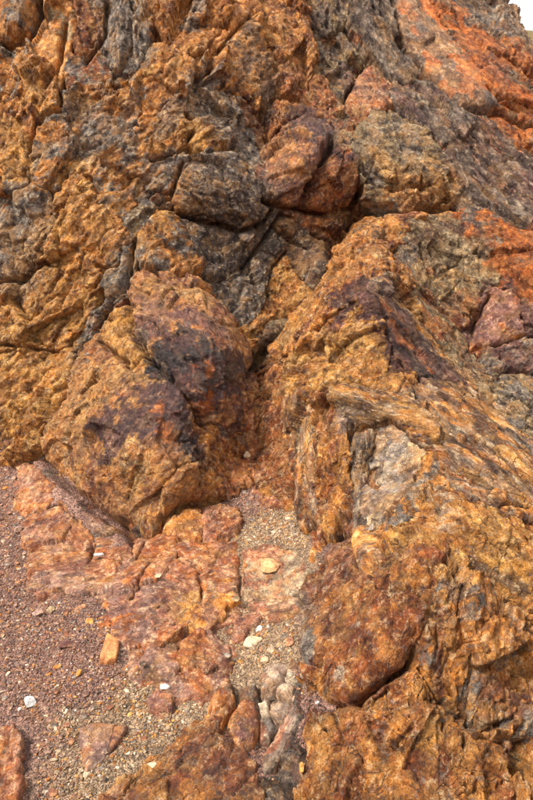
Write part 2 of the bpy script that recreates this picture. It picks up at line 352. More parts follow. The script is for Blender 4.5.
def rock(poly, c1='ochre', c2='rust', mix=0.3, bed=45, st=1.6, lift=0.03, dome=0.05, re=0.05, sink=0.09, ro=1.0, foli=0.6, exp=0.022, seed=None, gloss=False, tilt=(0, 0), k=1.0, wob=1.0):
    """one rock body: its outline pinned on the land, its face raised, domed, fractured"""
    bo = gloss
    if seed is None: seed = (int(abs(poly[0][0]*7+poly[0][1]*13+len(poly)*5)) % 97)
    pp = np.array(poly, float); s, t = hit(pp[:, 0], pp[:, 1]); pg = np.stack([s, t], -1)
    cpx, cpy = pp.mean(0); D = np.linalg.norm(base(s, t)-CAM, axis=1).mean(); sc = (D/3.2)**0.5
    inside = [p for p in poly if -30 < p[0] < 563 and -30 < p[1] < 830]
    if inside: cpx, cpy = np.array(inside).mean(0)
    sp = KPX*D/796.0*k
    size = math.sqrt(abs(0.5*np.sum(s*np.roll(t, -1)-t*np.roll(s, -1))))
    lift *= LIFT; dome *= DOME; re *= .5; sink = .05+.5*lift; ex = min(exp*sc, size*.09); re_ = min(re*sc, size*0.3)
    a = np.arange(s.min()-ex-0.03, s.max()+ex+0.03, sp); b = np.arange(t.min()-ex-0.03, t.max()+ex+0.03, sp*0.9)
    A, B = np.meshgrid(a, b, indexing='ij'); sh = A.shape; A = A.ravel(); B = B.ravel()
    e = sdist(pg, A, B)+ex
    ok = e > -0.06*sc; idx = np.where(ok)[0]; A = A[ok]; B = B[ok]; e = e[ok]
    P = base(A, B); Nn = nrm(A, B)
    e = e+wob*sc*(0.040*fbm(P, 6/sc, 4, seed=seed+20)+0.014*fbm(P, 28/sc, 2, seed=seed+21))*min(1, size*4)
    u, v, n = frame_at(cpx, cpy, bed)
    Bd = np.stack([P@u/st, P@v, P@n], -1)
    q = 1-np.clip(e/re_, 0, 1); prof = np.sqrt(np.clip(1-q*q, 0, 1))
    Rm = max(size*0.45, 0.05); q2 = 1-np.clip(e/Rm, 0, 1); big = 1-q2*q2
    d = -sink*sc+(sink+lift)*sc*prof+dome*sc*big+relief(P, Bd, sc, ro*min(1.0, 0.35+size*1.1)*(.78 if D > 4.2 else (.9 if D > 2.8 else 1.15)), seed, foli)*(0.35+0.65*prof)
    d -= np.clip(-e, 0, 1)*4
    d -= joints(P, sc)
    C0 = P.mean(0); d += ((P-C0)@u*tilt[0]+(P-C0)@v*tilt[1])*prof
    keep = np.zeros(sh[0]*sh[1], bool); keep[idx[e > -0.02*sc]] = True
    used, Q = grid_faces(keep.reshape(sh))
    inv = np.full(sh[0]*sh[1], -1); inv[idx] = np.arange(len(idx)); w = inv[used]
    V = (P+Nn*d[:, None])[w]
    Bv = np.stack([V@u/st**.7, V@v, V@n], -1); col = colour(V, Bv, c1, c2, mix, seed, np.stack([V@u/6, V@v, V@n*.5], -1) if st >= 2.9 else None)
    bd = np.stack([V@u/(st**.35 if st < 2.9 else st**.55), V@v, V@n], -1)
    return V, Q, col, (M_GLOSS if gloss else (M_SLAB if ro < .75 else M_ROCK)), bd
def build(name, label, cat, pieces, group=None, part='rock_block', plabels=None):
    out = []
    for p in pieces:
        p = dict(p)
        if cat == 'boulder': p['lift'] = p.get('lift', .03)*1.35; p['dome'] = p.get('dome', .05)*1.5
        poly = p.pop('poly'); nm = p.pop('name', part); pl = p.pop('label', None)
        out.append((nm, pl)+rock(poly, **p))
    allv = np.concatenate([o[2] for o in out]); b0 = allv.mean(0); b0[2] = allv[:, 2].min()
    if len(out) == 1:
        nm, pl, V, Q, col, mat, bd = out[0]
        return tag(link(name, mesh_from(name, V-b0, Q, col, mat, bed=bd), loc=b0), label, cat, group)
    root = tag(link(name, None, loc=b0), label, cat, group); root.empty_display_size = 0.1
    for nm, pl, V, Q, col, mat, bd in out:
        o = link(nm, mesh_from(nm, V-b0, Q, col, mat, bed=bd), root)
        if pl: o['label'] = pl
    return root

# ------------------------------------------------------------------ stains: patches of a mineral that lie on the rock (from, to, radius in picture pixels, mineral, strength)
_ST = """
118,10 130,60 20 grey .9|150,0 165,45 9 ochre .8|85,115 120,150 20 grey .7|70,145 105,160 12 grey .6|60,100 95,105 7 gold .6|12,130 18,180 12 gold .8|35,75 35,110 9 gold .6
25,205 18,275 17 grey 1|32,240 30,255 16 dgrey .7|45,30 55,80 9 ochre .7|92,20 85,50 9 rust .7|100,100 180,120 12 ochre .5|175,90 205,60 20 ochre .9|215,20 190,60 16 ochre .7
190,25 200,5 6 grey .8|60,180 190,120 8 gold .5|160,130 180,110 10 grey .6|150,165 175,190 10 grey .6|130,195 160,170 7 grey .5
205,95 230,150 20 grey .9|250,130 235,160 15 grey .9|240,85 245,70 9 tan .6|245,110 262,125 10 rust .7|215,150 190,130 10 gold .8|225,140 215,150 8 rust .5
175,205 188,175 9 ochre .8|195,167 215,160 6 gold .6|215,190 255,200 26 dgrey .9|200,240 240,230 18 dgrey .95|225,260 210,245 14 dgrey .8|140,245 165,225 10 gold .8|150,260 190,262 8 ochre .8
120,258 108,285 8 grey .7|128,285 100,320 6 grey .6|90,335 74,360 6 grey .6|130,240 118,252 6 grey .4|245,260 225,290 14 dgrey .9|240,300 250,310 10 grey .8|262,290 268,305 7 olive .5
10,300 60,210 14 gold .45|20,380 50,300 16 gold .35|60,260 100,200 14 gold .35|40,430 70,350 14 gold .3
150,300 150,300 15 plum .5|193,322 214,342 12 lichen 1|200,355 175,350 12 purple .9|176,356 228,388 27 black 1|170,345 190,352 12 purple .9|195,392 242,374 20 purple 1|205,384 236,372 10 black .9|150,322 210,330 16 plum .8|203,370 205,394 6 lichen 1|216,380 219,396 5 lichen 1|190,398 202,404 9 lichen 1|199,408 201,412 7 lichen 1|192,362 192,374 5 lichen 1
150,290 200,300 10 gold .8|215,320 245,370 7 rust .8|235,340 246,380 6 ochre .6|245,395 230,380 8 rust .6|135,320 150,350 5 olive .6
118,434 170,408 25 purple 1|118,436 170,455 12 plum .7|150,405 170,440 14 plum .7|162,422 173,440 9 lichen 1|153,416 162,411 8 lichen .9|178,410 190,455 11 purple .95|182,440 187,458 8 black .9|120,440 128,455 12 plum .6|105,425 90,435 5 plum .5
60,420 100,400 18 gold .6|72,455 82,440 8 gold .5|70,462 90,468 4 grey .6|85,450 100,480 12 rust .6|95,490 125,510 14 rust .7|160,460 185,485 16 ochre .5|150,470 150,500 8 rust .7|225,410 245,405 12 rust .8|236,412 232,430 8 purple .8|215,425 222,440 5 dgrey .6|195,420 198,430 5 lichen .6
95,380 70,400 14 ochre .5|110,325 125,330 12 gold .7|100,345 130,395 10 rust .5
282,15 300,60 6 purple .7|290,65 296,75 4 purple .6|250,10 290,60 22 ochre .4|285,80 320,125 14 rust .8|262,60 268,100 9 tan .7|265,95 266,112 6 grey .6|304,126 326,146 17 purple 1|285,134 300,140 9 purple .7|320,132 304,168 9 purple .9|302,172 300,190 7 purple .6|335,130 335,155 7 purple .8|270,150 290,170 12 ochre .6|262,175 300,200 12 rust .6|285,145 280,130 9 rust .6
320,160 350,200 14 rust .6|345,210 320,215 8 ochre .5|350,140 420,190 14 olive .4|400,195 440,200 14 ochre .7|430,170 445,190 10 gold .6|395,125 410,150 10 grey .6|355,80 375,100 14 plum .5|350,36 362,44 3 lichen 1|375,160 400,180 8 gold .5
428,5 470,45 7 lichen .95|450,8 500,62 7 lichen 1|460,30 490,80 11 lichen 1|495,50 525,75 14 lichen .9|480,75 500,90 10 lichen .8|510,95 533,110 13 lichen 1|500,120 520,145 9 lichen 1|412,30 418,40 3 lichen .7|425,55 438,66 3 lichen .7|442,85 450,92 4 lichen .6|462,95 475,100 3 lichen .7|455,60 465,75 5 lichen .9|470,120 480,124 4 lichen .7|400,10 408,20 5 lichen .6|485,135 500,150 6 lichen .7|470,60 470,90 9 lichen .5|425,130 428,138 3 lichen 1|435,145 450,175 4 lichen .9|425,70 422,80 4 lichen .7|505,20 470,25 6 grey .8|520,60 500,50 5 grey .5|488,60 500,78 9 plum .4
440,110 470,130 10 shale .4|495,150 530,190 20 plum .4
460,218 490,226 7 lichen 1|480,222 505,245 9 lichen 1.2|505,240 600,260 13 lichen 1.1|500,262 533,280 13 lichen 1.1|520,290 533,300 9 lichen 1|545,260 600,300 22 lichen 1|518,344 530,350 6 lichen .9|495,300 515,310 3 lichen .5|470,235 482,246 9 purple .7|500,300 480,330 14 plum .8|478,330 500,345 14 plum .9|520,310 533,330 12 plum .7|500,350 520,360 10 plum .7|440,255 470,250 12 olive .6|460,272 440,285 10 olive .7|405,245 412,265 8 dgrey .6|465,295 470,315 8 rust .4
365,250 350,290 12 rust .5|350,262 372,256 8 ochre .5|375,258 385,270 7 olive .6|364,296 400,334 23 purple 1|366,292 322,350 9 plum 1|392,330 438,380 24 purple 1|385,310 410,345 4 lichen .9|415,345 432,372 4 lichen .9|376,318 384,335 10 purple .9|420,350 445,380 8 purple .8|390,325 400,340 5 lichen .5|380,305 396,322 5 lichen .5|415,340 430,360 3 lichen .6|355,300 345,320 7 grey .6|330,345 370,345 12 gold .6|330,375 345,390 10 gold .7|410,300 430,345 6 gold .7|445,390 455,400 10 gold .5
300,330 320,280 10 gold .5|280,350 300,320 9 gold .4|280,400 262,380 14 rust .6|270,440 285,480 18 rust .75|265,460 300,500 12 rust .6|300,370 270,370 10 rust .5|295,410 300,470 4 gold .9|300,450 310,490 4 pale .45|320,400 325,470 8 rust .6|305,425 310,440 8 gold .6|350,405 380,410 7 pale .5|345,425 340,410 8 grey .7|380,405 400,420 6 pale .6|400,395 430,400 8 grey .5
455,405 490,430 5 purple .6|430,400 436,405 5 purple .6|440,430 500,460 9 gold .6|490,470 533,500 8 grey .55|480,445 510,450 6 grey .6|410,425 425,445 6 pale .6|445,465 465,485 7 rust .7|460,440 533,490 6 rust .5|500,480 533,505 6 rust .6|410,430 440,450 5 gold .6
385,436 408,438 7 dgrey .8|360,450 360,520 8 dgrey .9|385,460 400,470 14 grey .6|370,500 395,510 10 tan .6|410,470 405,500 8 tan .7
440,495 450,530 8 pale .55|420,540 410,560 10 gold .6|460,520 475,530 10 ochre .6|450,500 445,520 6 grey .5|485,540 530,580 16 gold .7|470,560 520,590 6 dgrey .7|450,590 480,600 8 grey .6|400,560 440,570 8 gold .5|440,600 430,640 7 gold .8|420,600 410,650 14 rust .5|500,612 525,635 9 grey .5|478,645 500,660 8 grey .6|490,684 474,698 6 grey .5|495,625 484,645 6 dgrey .5|442,610 438,700 4 rust .95|438,650 442,690 5 purple .6|380,600 340,640 18 rust .85|340,660 400,640 16 rust .85|350,640 330,620 10 purple .5|360,615 362,622 6 pale .9|338,670 342,680 5 pale .7|335,600 350,590 8 ochre .7|350,710 375,740 16 rust .9|400,710 410,730 10 rust .85|425,730 415,750 10 gold .8|420,740 418,720 5 pale .6|330,720 320,740 12 ochre .7|322,715 345,712 7 pink .8|460,740 480,745 9 grey .6|500,735 515,725 8 grey .6|500,690 520,700 12 rust .6|460,780 533,790 12 rust .5|350,780 420,790 14 rust .6|410,775 400,790 6 grey .4|500,750 533,770 8 gold .4|300,770 320,790 8 plum .5|310,790 345,760 8 ochre .6
175,610 195,600 8 gold .8|140,612 155,620 7 lichen .7|130,600 160,612 14 plum .7|152,655 166,668 7 plum .6|210,755 215,780 6 plum .8|205,765 208,790 4 purple .6|200,735 235,745 10 ochre .6|150,785 195,770 9 gold .5|235,770 245,795 9 rust .7|218,705 232,722 9 ochre .5|240,715 250,735 10 rust .7|215,533 210,538 4 purple .5|55,520 45,525 6 plum .7|40,545 75,540 9 rust .6|80,560 70,575 7 plum .6
300,620 312,640 5 grey .8|40,585 90,590 12 scree .7|35,530 60,550 8 scree .5|25,480 45,500 7 scree .5|150,590 150,640 8 scree .6|205,600 215,640 7 scree .5|110,600 130,560 6 scree .6|70,500 100,530 5 scree .5|140,630 180,690 8 scree .6|120,650 140,670 8 scree .7|200,560 215,600 4 gravel .5|180,600 160,580 5 scree .5|235,590 300,600 7 gravel .5|230,640 215,690 5 scree .5|300,600 318,612 5 grey .5
"""
for ln in _ST.strip().replace('\n', '|').split('|'):
    a, b, r, m, w = ln.split(); ax, ay = map(float, a.split(',')); bx, by = map(float, b.split(','))
    Q = hit3([ax, bx], [ay, by]); D = np.linalg.norm(Q.mean(0)-CAM)
    STAINS.append((Q[0], Q[1], float(r)*1.2*D/FPX, m, min(float(w), 1.0)))

_JT = """
1.6 .10 36,-20 38,15 28,32 10,42 0,40|.7 .04 0,345 25,348 60,352 72,345|.6 .04 95,265 105,268 118,268 122,250
1.0 .07 135,240 128,285 100,320 85,345 72,365 62,400 45,430|.7 .05 132,305 134,335 150,360 170,378 190,400 203,430|.8 .05 100,342 112,352 134,368
1.6 .06 42,460 60,480 90,507 110,520 130,530 150,534 165,517 185,504 230,499 252,498|1.0 .06 -20,288 20,280 35,268 45,262
1.1 .07 178,215 210,224 240,231 262,224 274,208|1.0 .06 204,276 225,278 245,264 265,240 280,215|1.3 .09 302,208 308,190 325,158 332,140|1.0 .07 262,202 275,206 300,211 322,216 350,209 360,190
1.5 .09 455,208 430,209 400,211 365,211 348,218 338,240 325,256 310,285 295,312 280,330 262,352 245,378|1.0 .06 200,284 215,287 232,306 250,345 258,385
1.2 .08 345,578 375,570 397,562 412,530 425,494 445,488 470,492 500,507 540,514|1.2 .08 392,566 420,551 438,548 470,576 500,596 540,616|.8 .05 392,520 404,503 415,478 430,456
1.3 .09 308,697 335,704 357,704 366,696 381,681 411,668 417,650|.8 .05 420,668 440,700 460,718 490,730 505,722|1.1 .06 325,560 318,590 300,615 296,650 306,690 300,735 296,800
.7 .03 352,432 349,470 350,522|.8 .05 318,524 316,562|.8 .04 284,404 290,440 293,500|1.3 .07 398,42 420,66 445,92 460,107 480,112 498,110 520,120 540,128
.8 .04 488,88 500,100 520,110|.7 .04 470,350 476,322 488,298|.7 .04 470,350 500,346 520,338 540,340|.7 .04 420,245 425,272 460,262|.9 .05 495,378 510,373 540,373
.5 .03 161,520 150,533 135,560|.4 .02 200,503 203,540|.5 .03 135,560 175,558 200,572 202,600|.5 .03 27,515 60,505 75,517 95,548 88,564 60,562|.6 .03 180,540 240,540 240,600|.5 .03 150,563 132,600|.4 .02 174,520 184,510 192,505
.8 .05 186,115 195,130 186,146 205,161 228,157|.8 .04 345,28 366,62 350,88 343,102|.5 .03 262,702 275,692 284,684 300,672|.5 .03 272,705 293,704|.5 .03 295,686 292,708 284,722|.8 .05 238,690 238,704 228,720 222,738|.6 .04 238,704 258,706
.8 .05 66,20 60,60 46,90|.7 .05 108,0 106,40 98,50 88,62|.7 .04 60,92 62,115 40,125 30,150|.8 .05 262,108 268,140 262,165|.7 .04 214,60 232,35 250,20|.6 .04 150,165 170,160 188,150|.7 .04 155,208 170,200 182,165
.6 .03 404,292 420,318 446,354 476,400|.5 .03 430,440 470,468 540,506|.5 .03 420,410 480,445 540,480|.6 .04 450,560 480,590 510,612|.5 .03 395,590 430,600 436,640 430,700|.4 .03 330,705 345,740 340,800|.5 .03 455,745 460,800
.5 .03 390,125 410,150 440,165|.5 .03 365,185 400,190 430,188|.6 .03 276,222 290,240 308,250|.6 .04 262,296 272,268 286,252|.5 .03 262,334 288,342|.5 .03 265,262 240,290 236,318|.5 .03 240,458 264,452|.5 .03 220,462 236,492|.5 .03 236,438 240,458 256,484
"""
for ln in _JT.strip().replace('\n', '|').split('|'):
    q = ln.split(); w, dep = float(q[0]), float(q[1]); xy = [tuple(map(float, c.split(','))) for c in q[2:]]
    Q = hit3([c[0] for c in xy], [c[1] for c in xy]); D = np.linalg.norm(Q-CAM, axis=1).mean()
    for i in range(len(Q)-1): JOINTS.append((Q[i], Q[i+1], w*1.9*D/FPX, dep*1.5*(D/3.2)**.6))

def pg(s): return [tuple(map(float, q.split(','))) for q in s.split()]
def R(s, **k): k['poly'] = pg(s); return k
CR, BO, SL = 'rock outcrop', 'boulder', 'rock slab'

# the scree-covered foot (gravel lies inside this outline, where no rock breaks through)
SCREE_PX = pg("-140,462 0,456 20,464 30,505 26,560 40,590 100,606 128,640 140,676 180,690 210,655 232,610 240,560 236,500 255,488 285,505 305,540 308,570 296,610 288,650 300,700 285,740 262,770 262,860 250,1100 -140,1100")
_s, _t = hit([p[0] for p in SCREE_PX], [min(p[1], 870) for p in SCREE_PX]); SCREE = np.stack([_s, _t], -1)
for i, p in enumerate(SCREE_PX):
    if p[1] > 1000: q = to_sth(np.array((-4.0 if p[0] < 0 else 0.1, -0.2, -0.2))); SCREE[i] = q[:2]
SCREE[0] = (SCREE[0][0]-2, SCREE[0][1]-.1)
SCREE[-1][0] = min(SCREE[-1][0], -4.5)

# ------------------------------------------------------------------ the setting: bedrock behind the blocks, scree sheet, ground, far hill
def backing():
    step = 0.022
    a = np.arange(-5.4, 6.7, step); b = np.arange(-0.1, 7.9, step); A, B = np.meshgrid(a, b, indexing='ij'); sh = A.shape; A = A.ravel(); B = B.ravel()
    P = base(A, B); Nn = nrm(A, B); es = sdist(SCREE, A, B)
    sky_s, sky_t = hit([500, 507, 514, 527, 556, 640, 780], [-90, 6, 36, 72, 104, 160, 210])
    lim = sdist(list(zip(sky_s, sky_t))+[(9, 3.5), (9, 12), (sky_s[0], 12)], A, B)      # beyond the skyline the rock falls away
    d = -0.065+relief(P, P, 1.2, 0.8, 77, .5)*sstep(-.12, .1, -es)
    out = (lim > -0.5) | (B > 7.8) ; 
    d -= joints(P, 1.0)*1.3
    V = P+Nn*d[:, None]
    # fall away behind the skyline
    f = np.clip(lim+0.16, 0, 2); V[:, 1] += f*0.8; V[:, 2] -= f*1.6
    keep = ((es < 0.12) & (lim < 1.2)).reshape(sh)
    used, Q = grid_faces(keep)
    col = colour(P[used], P[used], 'shale', 'rust', .5, 71)
    u = V[used]
    tag(link('cliff_face', mesh_from('cliff_face', u, Q, col, M_ROCK, bed=u)), kind='structure')
    # scree sheet
    A, B = np.meshgrid(np.arange(-5.4, 1.6, 0.02), np.arange(-0.85, 3.9, 0.02), indexing='ij'); sh = A.shape; A = A.ravel(); B = B.ravel()
    P = base(A, B); Nn = nrm(A, B); es = sdist(SCREE, A, B)
    keep = (es > -0.12).reshape(sh)
    V = P+Nn*(scree_d(P)-0.5*np.clip(-es-.02, 0, 1))[:, None]
    used, Q = grid_faces(keep)
    tag(link('scree_slope', mesh_from('scree_slope', V[used], Q, scree_col(P[used], 0.8), M_SCREE)), kind='structure')
def scree_d(P): return -0.012+0.03*fbm(P, 2.5, 3, seed=91)+0.008*fbm(P, 14, 3, seed=92)
_g = [hit3(*p)[0] for p in ((275, 530), (265, 600), (262, 660), (190, 700), (140, 740), (130, 790))]
def gully_w(P):
    d = np.min([capsule(P, _g[i], _g[i+1]) for i in range(len(_g)-1)], 0)
    return sstep(0.36, 0.12, d+0.16*fbm(P, 4, 3, seed=93)-0.02)
def scree_col(P, dark=1.0):
    v = np.clip(0.45+0.5*fbm(P, 30, 3, seed=94), 0, 1); w = gully_w(P)[:, None]
    return (ramp('scree', v)*(1-w)+ramp('gravel', v)*w)*ALB*dark*1.05
backing()
V = []; n = 60
gx = np.concatenate([-np.geomspace(6, 900, 26)[::-1], np.linspace(-5, 5, 9), np.geomspace(6, 900, 26)])
A, B = np.meshgrid(gx, gx, indexing='ij'); P = np.stack([A.ravel(), B.ravel(), np.zeros(A.size)], -1)
P[:, 2] = -0.75+fbm(P, 0.02, 3, seed=5)*np.clip(np.abs(P).max(1)-20, 0, 400)*0.04
used, Q = grid_faces(np.ones(A.shape, bool))
tag(link('ground', mesh_from('ground', P, Q, scree_col(P*0.1, .9), M_SCREE)), kind='structure')
# grassy slope beyond the skyline
A, B = np.meshgrid(np.linspace(2, 40, 90), np.linspace(13, 60, 90), indexing='ij'); P = np.stack([A.ravel(), B.ravel(), np.zeros(A.size)], -1)
P[:, 2] = -1+np.minimum(P[:, 1]-13, 17+.1*(P[:, 1]-30))*0.735*sstep(3, 8, P[:, 0])+fbm(P, 0.25, 4, seed=8)*0.8
used, Q = grid_faces(np.ones(A.shape, bool)); v = np.clip(.5+.5*fbm(P, 1.5, 3, seed=9), 0, 1)[:, None]
tag(link('hillside', mesh_from('hillside', P, Q, (lin(84, 84, 40)*(1-v)+lin(140, 112, 66)*v)*.55, M_STONE)), kind='structure')

# ------------------------------------------------------------------ rock masses: (name, label, category, group, pieces)
build('rock_crag', 'ochre and grey crag left of the black cleft at the top left corner', CR, [
    R("-100,-90 -50,-110 30,-110 44,-60 38,5 26,36 8,42 -10,60 -100,60", c1='ochre', c2='grey', mix=.45, bed=80, lift=.08, dome=.12, ro=1.3, st=2.2),
    R("-100,55 -8,62 6,44 26,40 33,62 20,68 10,112 -4,152 -100,165", c1='ochre', c2='grey', mix=.45, bed=75, lift=.04, dome=.05, ro=1.2),
    R("12,65 30,60 46,64 60,90 62,112 40,120 32,150 26,190 -10,202 -100,205 -100,165 -5,152 2,112", c1='ochre', c2='rust', mix=.3, bed=70, lift=.07, dome=.06, ro=1.2)])
build('panel_outcrop', 'tall smooth brown and ochre panel of rock just right of the black cleft, top left', CR, [
    R("46,-110 66,-90 72,0 76,20 68,58 60,88 46,88 32,62 30,36 40,10", c1='ochre', c2='olive', mix=.35, bed=60, lift=.0, dome=.05, ro=.55)])
build('rock_block', 'rusty brown block between the ochre panel and the grey vein at the top', CR, [
    R("74,-110 112,-110 106,-20 104,15 98,42 88,56 80,62 74,22 70,-20", c1='rust', c2='ochre', mix=.5, bed=75, lift=.05, dome=.05, ro=.9),
    R("68,60 78,58 86,60 98,46 106,62 112,80 100,88 78,90 64,92", c1='rust', c2='grey', mix=.5, bed=30, lift=.03, dome=.05, ro=1.1)])
build('rock_vein', 'dark grey vertical vein of crumbly rock at the top left of the frame', CR, [
    R("110,-110 128,-110 132,-20 134,20 126,62 118,76 110,60 100,42 106,10", c1='grey', c2='dgrey', mix=.35, bed=85, lift=.05, dome=.04, ro=1.3, st=2.2, foli=1.4),
    R("128,-110 156,-110 160,18 150,50 138,72 126,78 124,60 133,20", c1='grey', c2='dgrey', mix=.55, bed=80, lift=.01, dome=.05, ro=1.3, st=2.2, foli=1.2)])
build('rock_shoulder', 'bright orange crumbly shoulder of rock right of the grey vein at the top', CR, [
    R("158,-110 240,-110 238,-10 226,25 205,50 182,58 166,50 158,18", c1='ochre', c2='rust', mix=.35, bed=65, lift=.05, dome=.08, ro=1.2),
    R("150,50 165,48 184,58 206,50 214,62 196,80 186,96 160,80 140,82", c1='ochre', c2='gold', mix=.4, bed=60, lift=.10, dome=.06, ro=1.4),
    R("228,28 240,-12 240,-110 268,-110 256,-20 250,20 232,52 212,64 206,50", c1='rust', c2='ochre', mix=.5, bed=55, lift=.04, dome=.04, ro=.7)])
build('rock_outcrop', 'mixed grey and orange crumbly outcrop covering the upper left of the cliff', CR, [
    R("62,92 80,90 100,88 112,82 134,78 138,104 122,148 98,160 72,166 52,188 30,192 32,150 40,122 60,114", c1='ochre', c2='grey', mix=.5, bed=35, lift=.05, dome=.04, ro=1.4, foli=1.2),
    R("134,78 160,80 184,94 188,112 184,122 192,140 176,162 152,184 120,172 98,162 122,148 138,108", c1='ochre', c2='grey', mix=.35, bed=35, lift=.06, dome=.08, ro=1.6, foli=1.2),
    R("100,160 122,170 154,182 140,202 126,220 104,214 90,192 70,170 80,162", c1='ochre', c2='grey', mix=.35, bed=40, lift=.05, dome=.05, ro=1.4, foli=1.1)])
build('knobby_rock', 'light grey pitted knob of rock standing out from the orange cliff at the left edge', CR, [
    R("-100,200 10,196 34,190 48,198 56,218 46,236 40,262 20,278 8,286 -100,300", c1='grey', c2='ochre', mix=.3, bed=50, lift=.05, dome=.06, ro=1.4)])
build('orange_cliff', 'big bright orange rough face down the left side of the cliff', CR, [
    R("56,196 76,172 92,192 106,214 126,222 134,238 118,256 92,266 66,274 44,258 58,220", c1='ochre', c2='gold', mix=.3, bed=48, lift=.05, dome=.04, ro=1.3, st=2, foli=1.1, name='rock_ledge'),
    R("40,264 66,272 96,264 118,260 106,284 90,308 76,346 58,352 20,348 -100,360 -100,298 0,288 22,280", c1='ochre', c2='gold', mix=.45, bed=48, lift=.05, dome=.05, ro=1.25, st=2, foli=1.1),
    R("-100,358 0,350 25,347 60,352 76,350 70,398 50,428 42,450 20,462 0,460 -100,466", c1='ochre', c2='gold', mix=.45, bed=55, lift=.06, dome=.07, ro=1.25, st=2, foli=1.1)], part='rock_wall')
build('rock_ridge', 'thin grey crest of rock beside the crack left of the big orange bulge', CR, [
    R("126,222 142,206 152,208 146,226 134,244 134,270 124,292 112,300 104,286 118,258 134,240", c1='grey', c2='olive', mix=.4, bed=60, lift=.10, dome=.04, ro=1.1),
    R("124,290 108,300 92,312 78,346 72,372 64,410 74,398 84,370 100,338 120,306 130,290", c1='rust', c2='grey', mix=.6, bed=60, lift=-.01, dome=.03, ro=1.2)])
build('knobby_rock', 'knobbly orange rock sticking out above the grey boulder', BO, [
    R("178,122 200,119 222,126 232,142 224,156 206,160 190,150 182,138", c1='gold', c2='rust', mix=.35, bed=30, lift=.13, dome=.08, re=.07, ro=1.0)])
build('boulder', 'tan and grey boulder below the brown ridge near the top centre', BO, [
    R("214,62 232,36 252,22 272,40 276,80 270,110 262,128 246,106 228,92 206,90", c1='tan', c2='ochre', mix=.5, bed=50, lift=.07, dome=.08, re=.06, ro=1.1)])
build('rock_recess', 'grey rough recessed rock above and right of the grey boulder', CR, [
    R("196,92 206,90 228,92 246,106 262,130 268,165 256,182 236,166 226,156 232,142 222,126 200,118 188,112", c1='grey', c2='dgrey', mix=.4, bed=120, lift=.02, dome=.03, ro=1.3)])
build('boulder', 'rounded dark grey boulder with an orange rim on its upper left, centre of the cliff', BO, [
    R("170,200 174,182 188,164 210,157 236,163 258,182 273,208 264,222 238,229 210,223 190,212 178,214", c1='dgrey', c2='grey', mix=.5, bed=150, lift=.12, dome=.12, re=.08, ro=.9, foli=.8)])
build('rock_fragment', 'small brown and grey rocks wedged left of the rounded grey boulder', CR, [
    R("160,160 178,152 190,160 176,182 170,206 156,208 144,196 150,182", c1='rust', c2='grey', mix=.55, bed=40, lift=.06, dome=.06, ro=1.4)])
build('rock_wedge', 'dark grey wedge of rock hanging directly beneath the rounded grey boulder', CR, [
    R("176,216 190,213 212,224 240,230 266,222 276,212 268,236 246,262 216,280 204,274 196,256 184,236", c1='dgrey', c2='black', mix=.35, bed=60, lift=.05, dome=.08, ro=1.0)])
build('knobby_rock', 'orange mottled knob at the lower left of the rounded grey boulder', BO, [
    R("133,248 146,226 160,212 174,214 186,238 198,258 204,274 188,276 165,272 146,270", c1='ochre', c2='grey', mix=.4, bed=50, lift=.10, dome=.08, re=.07, ro=1.0)])
build('rock_bulge', 'huge orange rock bulge with black and purple stains and red streaks, left of the gully', CR, [
    R("128,282 138,270 152,268 176,274 206,288 228,312 248,344 257,388 250,414 232,436 212,430 198,404 184,390 166,366 150,354 134,320", c1='ochre', c2='rust', mix=.45, bed=130, lift=.10, dome=.20, re=.09, ro=.65, gloss=True, foli=.3, name='rock_lobe', label='upper lobe of the bulge, wet black patch with red streaks'),
    R("102,340 120,312 130,308 134,322 148,354 136,372 122,352 108,348", c1='gold', c2='rust', mix=.25, bed=80, lift=.08, dome=.04, ro=1.0, name='rock_block'),
    R("76,352 100,340 120,352 136,372 150,356 166,368 184,392 200,430 204,470 196,494 176,516 150,532 130,520 100,512 78,488 44,464 42,448 52,426 70,400", c1='ochre', c2='gold', mix=.4, bed=55, lift=.08, dome=.24, re=.12, ro=.7, gloss=True, foli=.3, name='rock_lobe', label='lower lobe of the bulge with a dull purple patch'),
    R("200,430 214,428 236,440 252,470 238,500 200,502 186,508 198,480", c1='rust', c2='ochre', mix=.5, bed=120, lift=.06, dome=.07, ro=.8, name='rock_block')])
build('rock_wedge', 'triangular grey and ochre rock in the middle of the cliff, right of the dark wedge', CR, [
    R("208,286 220,280 246,262 262,240 276,218 290,240 272,268 262,300 250,330 236,316 222,300", c1='dgrey', c2='grey', mix=.4, bed=60, lift=.01, dome=.05, ro=1.1, foli=1),
    R("262,296 272,268 284,254 296,276 310,284 292,306 272,320 256,334 248,350 238,330 252,324", c1='ochre', c2='gold', mix=.35, bed=40, lift=.06, dome=.05, ro=1.1),
    R("276,222 292,222 310,236 326,244 320,262 308,284 296,274 284,254 290,240", c1='tan', c2='dgrey', mix=.4, bed=45, lift=.03, dome=.05, ro=.8),
    R("258,334 272,322 286,318 286,340 276,352 256,360 250,350", c1='olive', c2='tan', mix=.5, bed=20, lift=.04, dome=.05, ro=.9)])
build('boulder', 'rusty brown boulder with a glossy dark purple cap above the central crack', BO, [
    R("262,200 258,178 264,150 272,138 288,127 310,121 326,126 334,140 324,162 314,182 306,204 288,212", c1='rust', c2='ochre', mix=.4, bed=45, lift=.08, dome=.08, re=.06, ro=1.0, gloss=True)])
build('boulder', 'round dark brown boulder tucked behind the right side of the purple-capped boulder', BO, [
    R("306,206 313,182 326,158 338,152 354,160 360,182 352,206 326,214", c1='rust', c2='purple', mix=.35, bed=60, lift=.04, dome=.06, re=.05, ro=1.0)])
